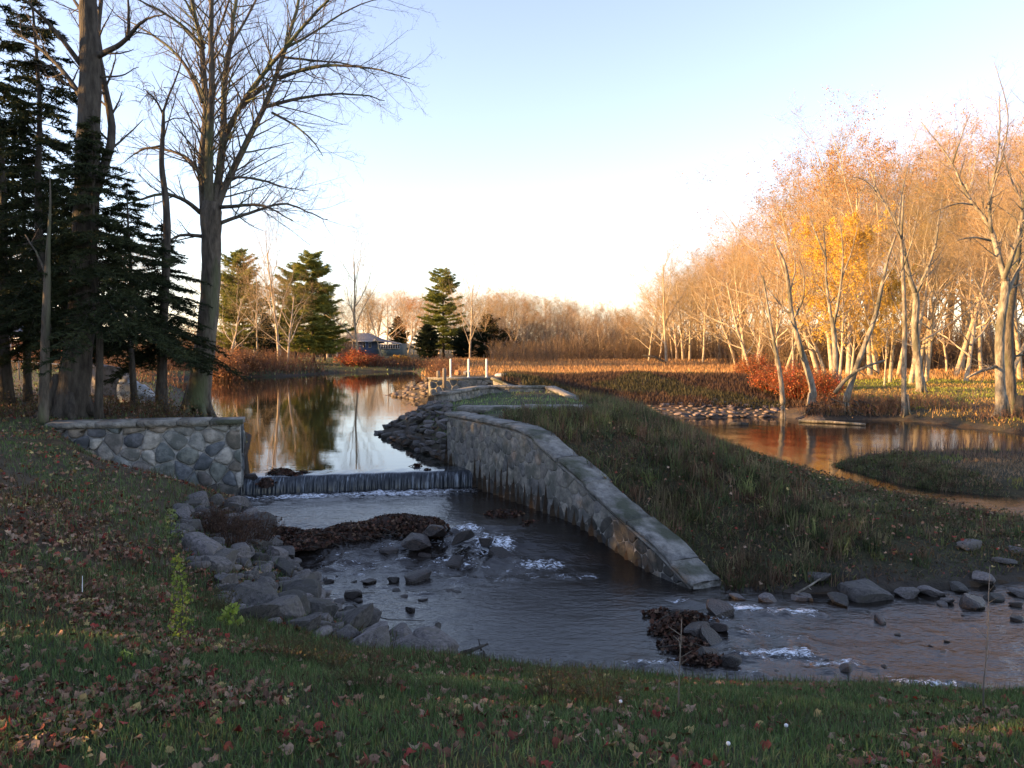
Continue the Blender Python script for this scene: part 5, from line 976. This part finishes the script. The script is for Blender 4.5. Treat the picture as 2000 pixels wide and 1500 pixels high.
# shrubs ------------------------------------------------------------
def shrub(name, label, p, rx, ry, h, nst, cols, scols, nl, ls=.06, group=None, w=.012, cat="shrub", twig_only=False):
    root = empty(name, p, label, cat, group); st = MB(); lf = MB(); a = rng.uniform(0, 6.28, nst); rr = np.sqrt(rng.uniform(0, 1, nst)); e = np.stack([rx * rr * np.cos(a), ry * rr * np.sin(a), h * np.sqrt(np.maximum(.05, 1 - rr ** 2 * .8)) * rng.uniform(.6, 1.1, nst)], 1)
    b = e * A((.3, .3, 0)) + A((0, 0, -.05)); mid = b * .45 + e * .55 + A((0, 0, 1)) * (h * .08); col = scols[rng.integers(len(scols), size=nst)] * rng.uniform(.7, 1.3, (nst, 1))
    st.segs(b, mid, np.full(nst, w), np.full(nst, w * .7), 4, col=np.repeat(col, 1, 0)); st.segs(mid, e, np.full(nst, w * .7), np.full(nst, w * .3), 4, col=col)
    for _ in range(5):
        t = rng.uniform(0, 1, (nst, 1)); s_ = mid + (e - mid) * t; d = rng.normal(0, 1, (nst, 3)); d[:, 2] = np.abs(d[:, 2]); d /= np.linalg.norm(d, axis=1)[:, None]; st.segs(s_, s_ + d * h * .22, np.full(nst, w * .4), np.full(nst, w * .2), 3, col=col)
    lpart(st, "stems", 'blade', root)
    if nl: k = rng.integers(nst, size=nl); lquads(lf, mid[k] + (e[k] - mid[k]) * rng.uniform(-.3, 1.05, (nl, 1)) + rng.normal(0, .07 * h, (nl, 3)), ls, cols); lpart(lf, "foliage", 'treeleaf', root)
    return root
STEM = A([(.12, .07, .05), (.16, .09, .06), (.09, .06, .045)])
def gp(px, d): x = (px - 1000) / F * d; return A((x, d, H1(x, d)))
for px, d, rx, h, cols, lab in ((1478, 47, 1.5, 1.7, RED, "bright red bush on the end of the berm, left of the slim bare tree"), (1560, 39.5, 1.6, 1.9, RED, "large red-orange bush behind the curved leaning tree"), (1612, 38.6, 1.0, 1.6, RED, "red-orange bush right of the curved leaning tree"), (1505, 41, 1.1, 1.4, RED, "low red bush behind the slim bare tree"),
                          (695, 80, 2.3, 1.7, RED, "round red bush on the far shore in front of the blue house"), (732, 82, 1.3, 1.1, RED, "smaller red bush right of the round one before the blue house"), (780, 84, 1.4, 1.2, GOLD, "yellow-orange bush at the right corner of the blue house"), (440, 60, 1.9, 2.6, RUST, "rust red bush on the left shore beside the maple trunk"), (470, 66, 1.6, 2.2, RUST, "second rust bush on the left shore, nearer the water")):
    p = gp(px, d); shrub("red_bush" if cols is not GOLD else "yellow_bush", lab, p, rx, rx * .8, h, 240, np.vstack([cols, RUST]), np.vstack([STEM * 1.5, cols * .6]), 2300, .075 if d < 60 else .12, "autumn bushes", .014)
for k, (px, d, h, rx) in enumerate(((455, 12.9, .55, .5), (500, 12.2, .5, .5), (420, 13.5, .5, .4))): p = HIT(px, 1075 - k * 12, 6, 30); shrub("bramble_bush", "leafless brown bramble sprawling over the left riprap, the " + ("middle", "right", "left")[k] + " one of three", p, rx, rx, h, 130, BROWN * .45, A([(.10, .055, .04), (.075, .045, .035)]), 350, .035, "brambles over the left riprap", .004)
for k, (px, py) in enumerate(((560, 1290), (640, 1310), (720, 1345), (430, 1200), (1080, 1372), (1180, 1380))): p = HIT(px, py, 4, 20); shrub("dry_weed_clump", "clump of dry weeds at the lawn's edge " + ("above the left riprap", "right of the riprap's lower end", "nearest the round boulder", "left of the riprap below the brambles", "beside the long dark rock", "right of the long dark rock")[k], p, .28, .2, .26, 60, OLIVE * .6, A([(.12, .09, .05), (.08, .07, .04)]), 120, .02, "dry weed clumps", .002, "weed")
# yellow-green plants
def herb(name, label, p, h, n, ls, col, r=.07):
    root = empty(name, p, label, "plant"); st = MB(); z = np.linspace(0, h, 7); pts = np.stack([.03 * np.sin(z * 5), 0 * z, z], 1); st.tube(pts, np.linspace(.006, .002, 7), 5); lpart(st, "stem", 'darkbark', root); lf = MB(); t = rng.uniform(.12, 1, n); a = rng.uniform(0, 6.28, n)
    rt = r * (1.5 - t) * rng.uniform(.2, 1.3, n); lquads(lf, np.stack([rt * np.cos(a) + .03 * np.sin(t * h * 5), rt * np.sin(a), t * h - rt * .3], 1), ls, col); lpart(lf, "foliage", 'treeleaf', root); return root
YG = A([(.28, .36, .05), (.22, .30, .05), (.33, .38, .08)])
herb("yellow_green_plant", "tall narrow yellow-green plant on the leafy slope at lower left", HIT(350, 1262, 4, 20), .66, 330, .026, YG * .8, .06)
herb("yellow_green_plant", "small round yellow-green plant left of the riprap", HIT(447, 1228, 4, 20), .22, 110, .045, YG, .09)
herb("yellow_green_plant", "pale green plant with hanging leaves at the top of the riprap, below the wall", HIT(330, 1060, 6, 25)  , .42, 110, .05, A([(.16, .2, .07), (.22, .26, .09)]), .1)
herb("green_seedling", "tiny yellow-green seedling among red leaves in the lower left lawn", HIT(240, 1290, 3, 12), .06, 16, .05, YG, .05)
for px, py, h, lab in ((1920, 1392, .95, "tall dry stalk at the far right of the lawn's edge"), (1325, 1392, .55, "thin dry stalk on the lawn's edge in front of the mid-stream rocks"), (160, 1168, .18, "white bent blade of dry grass among the leaves at left")):
    p = HIT(px, py, 3, 12); mb = MB(); z = np.linspace(0, h, 6); mb.tube(p + np.stack([.02 * z, .01 * np.sin(z * 9), z], 1), np.linspace(.006, .002, 6), 5)
    for k in range(0 if 'white' in lab else 7): zz = h * (.35 + .08 * k); mb.tube([p + A((.02 * zz, 0, zz)), p + A((rng.uniform(-.07, .07), rng.uniform(-.05, .05), zz + .06))], [.003, .001], 4)
    tag(mb.build("dry_stalk", 'wood' if 'white' not in lab else 'white', loc=p), lab, "plant")
for px, py, lab in ((1422, 1468, "white dandelion seed head standing in the foreground grass"), (1535, 1430, "small white clover head in the grass right of the dandelion"), (1212, 1380, "small white seed head at the lawn's edge before the long rock")):
    p = HIT(px, py + 14, 2.5, 12); root = empty("white_flower", p, lab, "flower"); lpart(MB().tube([(0, 0, 0), (0, 0, .06)], [.002, .0015], 5), "stem", 'wood', root)
    hd = MB(); t = np.linspace(-1, 1, 7); hd.tube(np.stack([0 * t, 0 * t, .07 + .010 * t], 1), .010 * np.sqrt(np.maximum(.02, 1 - t * t)), 10); lpart(hd, "flower_head", 'white', root, True)

# ------------------------------------------------------------------ fallen limbs and roots on the right bank
def limb_only(name, label, pts, r0, r1, mat='palebark', subs=()):
    mb = MB(); mb.tube(smooth_poly(A(pts), 1), np.linspace(r0, r1, len(pts)), 8)
    for s_ in subs: mb.tube(A(s_), np.linspace(r1 * 1.2, r1 * .4, len(s_)), 6)
    return tag(mb.build(name, mat, loc=pts[0]), label, "log")
limb_only("broken_limb", "pale broken limb arching right from the undercut bank", [P(1630, 768, 35.8), P(1645, 745, 35.7), P(1672, 722, 35.6), P(1700, 712, 35.5), P(1728, 704, 35.4)], .10, .04, subs=([P(1690, 713, 35.5), P(1706, 722, 35.4), P(1718, 730, 35.3)], [P(1672, 722, 35.6), P(1690, 735, 35.4)]))
limb_only("fallen_log", "grey fallen branch lying on the meadow left of the sycamore", [P(1888, 738, 37), P(1915, 722, 37), P(1945, 716, 37)], .05, .09)
limb_only("leaning_dead_tree", "dark dead tree leaning right at the left end of the sunlit wood", [P(1312, 724, 96), P(1300, 706, 96), P(1280, 694, 96), P(1255, 694, 96)], .22, .08, 'darkbark')
limb_only("washed_log", "long pale log lying along the waterline under the undercut bank", [G(1560, 822, -.56), G(1620, 823, -.53), G(1690, 829, -.56)], .07, .05, 'palebark')
rt = MB()
for k in range(26):
    p = P(rng.uniform(1580, 1700), rng.uniform(778, 800), 36.2); q_ = p + A((rng.uniform(-.9, .9), rng.uniform(-.9, 0), rng.uniform(-.5, -.1))); rt.tube([p, (p + q_) / 2 + A((0, 0, .08)), q_], [.05, .04, .015], 5)
tag(rt.build("exposed_roots", 'darkbark', loc=P(1640, 800, 36)), "tangle of dark exposed roots in the undercut bank under the leaning trees", "roots")
limb_only("floating_log", "short dark log floating in the right pool", [G(1425, 829, -.60), G(1440, 827, -.57), G(1462, 829, -.60)], .10, .07, 'darkbark')
limb_only("stump", "dark rotten stump at the right edge beside the two big trunks", [P(1994, 812, 33), P(1992, 790, 33), P(1996, 772, 33)], .28, .2, 'darkbark')

# ------------------------------------------------------------------ houses, fence, flags, boulder on the left yard
def fbox(mb, d, depth, px0, px1, y0, y1):
    a = P(px0, y1, d); b = P(px1, y0, d); mb.box(a[0], b[0], d, d + depth, a[2], b[2]); return mb
D = 150.0; b0 = P(725, 695, D)
hs = empty("lake_house", b0, "low blue house with grey roof and a white-framed sunroom on the far shore", "house")
part(fbox(MB(), D, 8, 668, 738, 664.5, 700), "wall", 'bluewall', hs)
part(fbox(MB(), D - 2, 10, 738.3, 781, 671, 700), "lower_wall", 'tealwall', hs)
e0, e1, e2, e3 = P(664, 666, D - .8), P(742, 666, D - .8), P(742, 666, D - .8) + A((0, 9.6, 0)), P(664, 666, D - .8) + A((0, 9.6, 0)); r0, r1 = P(682, 650.5, D + 4), P(721, 650.5, D + 4)
rf = MB().add([e0, e1, e2, e3, r0, r1], quads=[(0, 1, 5, 4), (2, 3, 4, 5)], tris=[(1, 2, 5), (3, 0, 4)]); part(rf, "roof", 'roof', hs)
s0, s1 = P(742.5, 665.5, D - 2.4), P(784.5, 671.3, D - 2.4); s0b, s1b = P(735, 659, D + 3), P(779, 669, D + 8)
part(MB().add([P(728, 664.5, D - 2.4), s1, s1b, s0b, P(728, 665.1, D - 2.4), s1 + A((0, 0, -.08)), s1b + A((0, 0, -.08)), s0b + A((0, 0, -.08))], quads=[(0, 1, 2, 3), (7, 6, 5, 4), (0, 4, 5, 1), (1, 5, 6, 2), (2, 6, 7, 3), (3, 7, 4, 0)]), "porch_roof", 'roof', hs)
part(fbox(MB(), D - .95, .12, 664, 742, 665.8, 667.4), "fascia", 'white', hs)
part(fbox(MB(), D - 2.5, .12, 742, 784.5, 671.0, 672.0), "porch_fascia", 'white', hs)
for k in range(9):
    x0 = 739 + k * 4.7; w_ = part(fbox(MB(), D - 2.12, .1, x0, x0 + 4.5, 672.3, 681.5), "window", 'white', hs); g_ = fbox(MB(), D - 2.16, .03, x0 + .9, x0 + 3.7, 673.2, 680.5); o = part(g_, "pane", 'glass', hs); o.parent = w_
for x0 in (709, 720): w_ = part(fbox(MB(), D - .1, .08, x0, x0 + 5, 668.5, 679), "window", 'white', hs); o = part(fbox(MB(), D - .14, .03, x0 + 1, x0 + 4, 669.5, 678), "pane", 'glass', hs); o.parent = w_
D = 78.0; b0 = P(20, 700, D); rh = empty("red_house", b0, "dark red house with white porch trim behind the fence at the left edge", "house")
part(fbox(MB(), D, 7, -60, 74, 662, 715), "wall", 'redwall', rh); part(fbox(MB(), D - .5, .2, 18, 68, 659, 665), "porch_beam", 'white', rh); part(fbox(MB(), D - .5, .2, 15, 19, 622, 700), "porch_post", 'white', rh)
a, b = P(-66, 662, D - .6), P(78, 662, D - .6); c_ = A((0, 8, 0)); up = A((0, 4, 2.0)); part(MB().add([a, b, b + c_, a + c_, a + up, b + up], quads=[(0, 1, 5, 4), (2, 3, 4, 5)], tris=[(1, 2, 5), (3, 0, 4)]), "roof", 'roof', rh)
w_ = part(fbox(MB(), D - .06, .05, 28, 40, 674, 690), "window", 'white', rh); o = part(fbox(MB(), D - .1, .03, 29.5, 38.5, 676, 688), "pane", 'glass', rh); o.parent = w_
# pipe fence
fr = empty("pipe_fence", P(36, 745, 46), "grey pipe rail fence along the far side of the left yard", "fence")
rl = MB(); pr = [P(px, py, 46) for px, py in ((-60, 704), (36, 706), (80, 709), (130, 713), (190, 719), (250, 726))]; rl.tube(pr, [.035] * 6, 6); part(rl, "rail", 'metal', fr)
for px, py in ((-40, 705), (36, 706), (80, 709), (125, 713), (170, 717), (215, 722)): t = P(px, py, 46); gz = H1(t[0], 46); part(MB().tube([A((t[0], 46, gz - .1)), t], [.045, .045], 7), "fence_post", 'wood', fr)
def flag_mat():
    m = bpy.data.materials.new("striped_flag"); m.use_nodes = True; n = m.node_tree; N = n.nodes; at = N.new("ShaderNodeAttribute"); at.attribute_name = "tint"; n.links.new(at.outputs["Color"], N["Principled BSDF"].inputs["Base Color"]); N["Principled BSDF"].inputs["Roughness"].default_value = .8; return m
M['flag'] = flag_mat()
def flag(px, py, d, w, h, label, name="hanging_flag"):
    top = P(px, py, d); root = empty(name, top + A((0, 0, -h)), label, "flag"); nu_, nv_ = 14, 26; vs = []; 
    for j in range(nv_ + 1):
        for k in range(nu_ + 1):
            s_, t = k / nu_, j / nv_; vs.append(top + A((w * (s_ - .5) * (1 - .35 * t) + .12 * t * w, .05 * math.sin(s_ * 14 + t * 2) * (.4 + t), -h * t - .12 * h * s_ * (1 - t))))
    q_ = []; col = []
    for j in range(nv_):
        for k in range(nu_):
            q_.append((j * (nu_ + 1) + k, j * (nu_ + 1) + k + 1, (j + 1) * (nu_ + 1) + k + 1, (j + 1) * (nu_ + 1) + k)); canton = j < nv_ * .38 and k < nu_ * .54
            col.append((.03, .04, .16) if canton and (j + k) % 3 else ((.6, .6, .62) if (canton or k % 2) else (.42, .02, .04)))
    part(MB().add(vs, quads=q_, col=A(col)), "cloth", 'flag', root)
    part(MB().tube([top + A((-w * .7, .02, -.35)), top + A((w * .5, .02, .12))], [.02, .02], 7), "pole", 'white', root); return root
flag(124, 648, 44, .55, 1.65, "red and white striped flag with blue corner hanging left of the old trunk"); flag(9, 622, 44, .6, 1.1, "striped flag hanging at the left edge in front of the red house")
bz = HIT(212, 775, 12, 60); o = rock(bz + A((0, 0, .55)), .95, 'rock', "big dark upright boulder behind the wall, between the old trunk and the white tarp", name="boulder", kind=4, tilt=.1, squash=1.25)
o.scale = (.85, .65, 1.3)
tz = HIT(268, 785, 12, 60); tz[2] = H1(tz[0], tz[1]); tm = MB(); nu_ = 30; nv_ = 12; vs = []
for j in range(nv_ + 1):
    for k in range(nu_):
        a = k / nu_ * 2 * math.pi; t = j / nv_; r_ = math.cos(t * math.pi / 2) ** .55; jx = 1 + .07 * math.sin(a * 5 + t * 4) + .05 * math.sin(a * 11); vs.append(tz + A((.55 * r_ * math.cos(a) * jx - .1 * t, .35 * r_ * math.sin(a) * jx, .62 * math.sin(t * math.pi / 2) * (1 - .25 * math.cos(a)) + .03 * math.sin(a * 9 + t * 9))))
tm.add(vs, quads=[(j * nu_ + k, j * nu_ + (k + 1) % nu_, (j + 1) * nu_ + (k + 1) % nu_, (j + 1) * nu_ + k) for j in range(nv_) for k in range(nu_)])
tag(tm.build("tarp_covered_pile", 'tarp', loc=tz, smooth=True), "low pile under a crumpled white tarp, right of the big dark boulder behind the wall", "tarp")
# unused prototypes never stay in the scene
for dct in (TP, CON):
    for k, o in dct.items():
        if k not in used:
            for ch in list(o.children): bpy.data.objects.remove(ch)
            bpy.data.objects.remove(o)
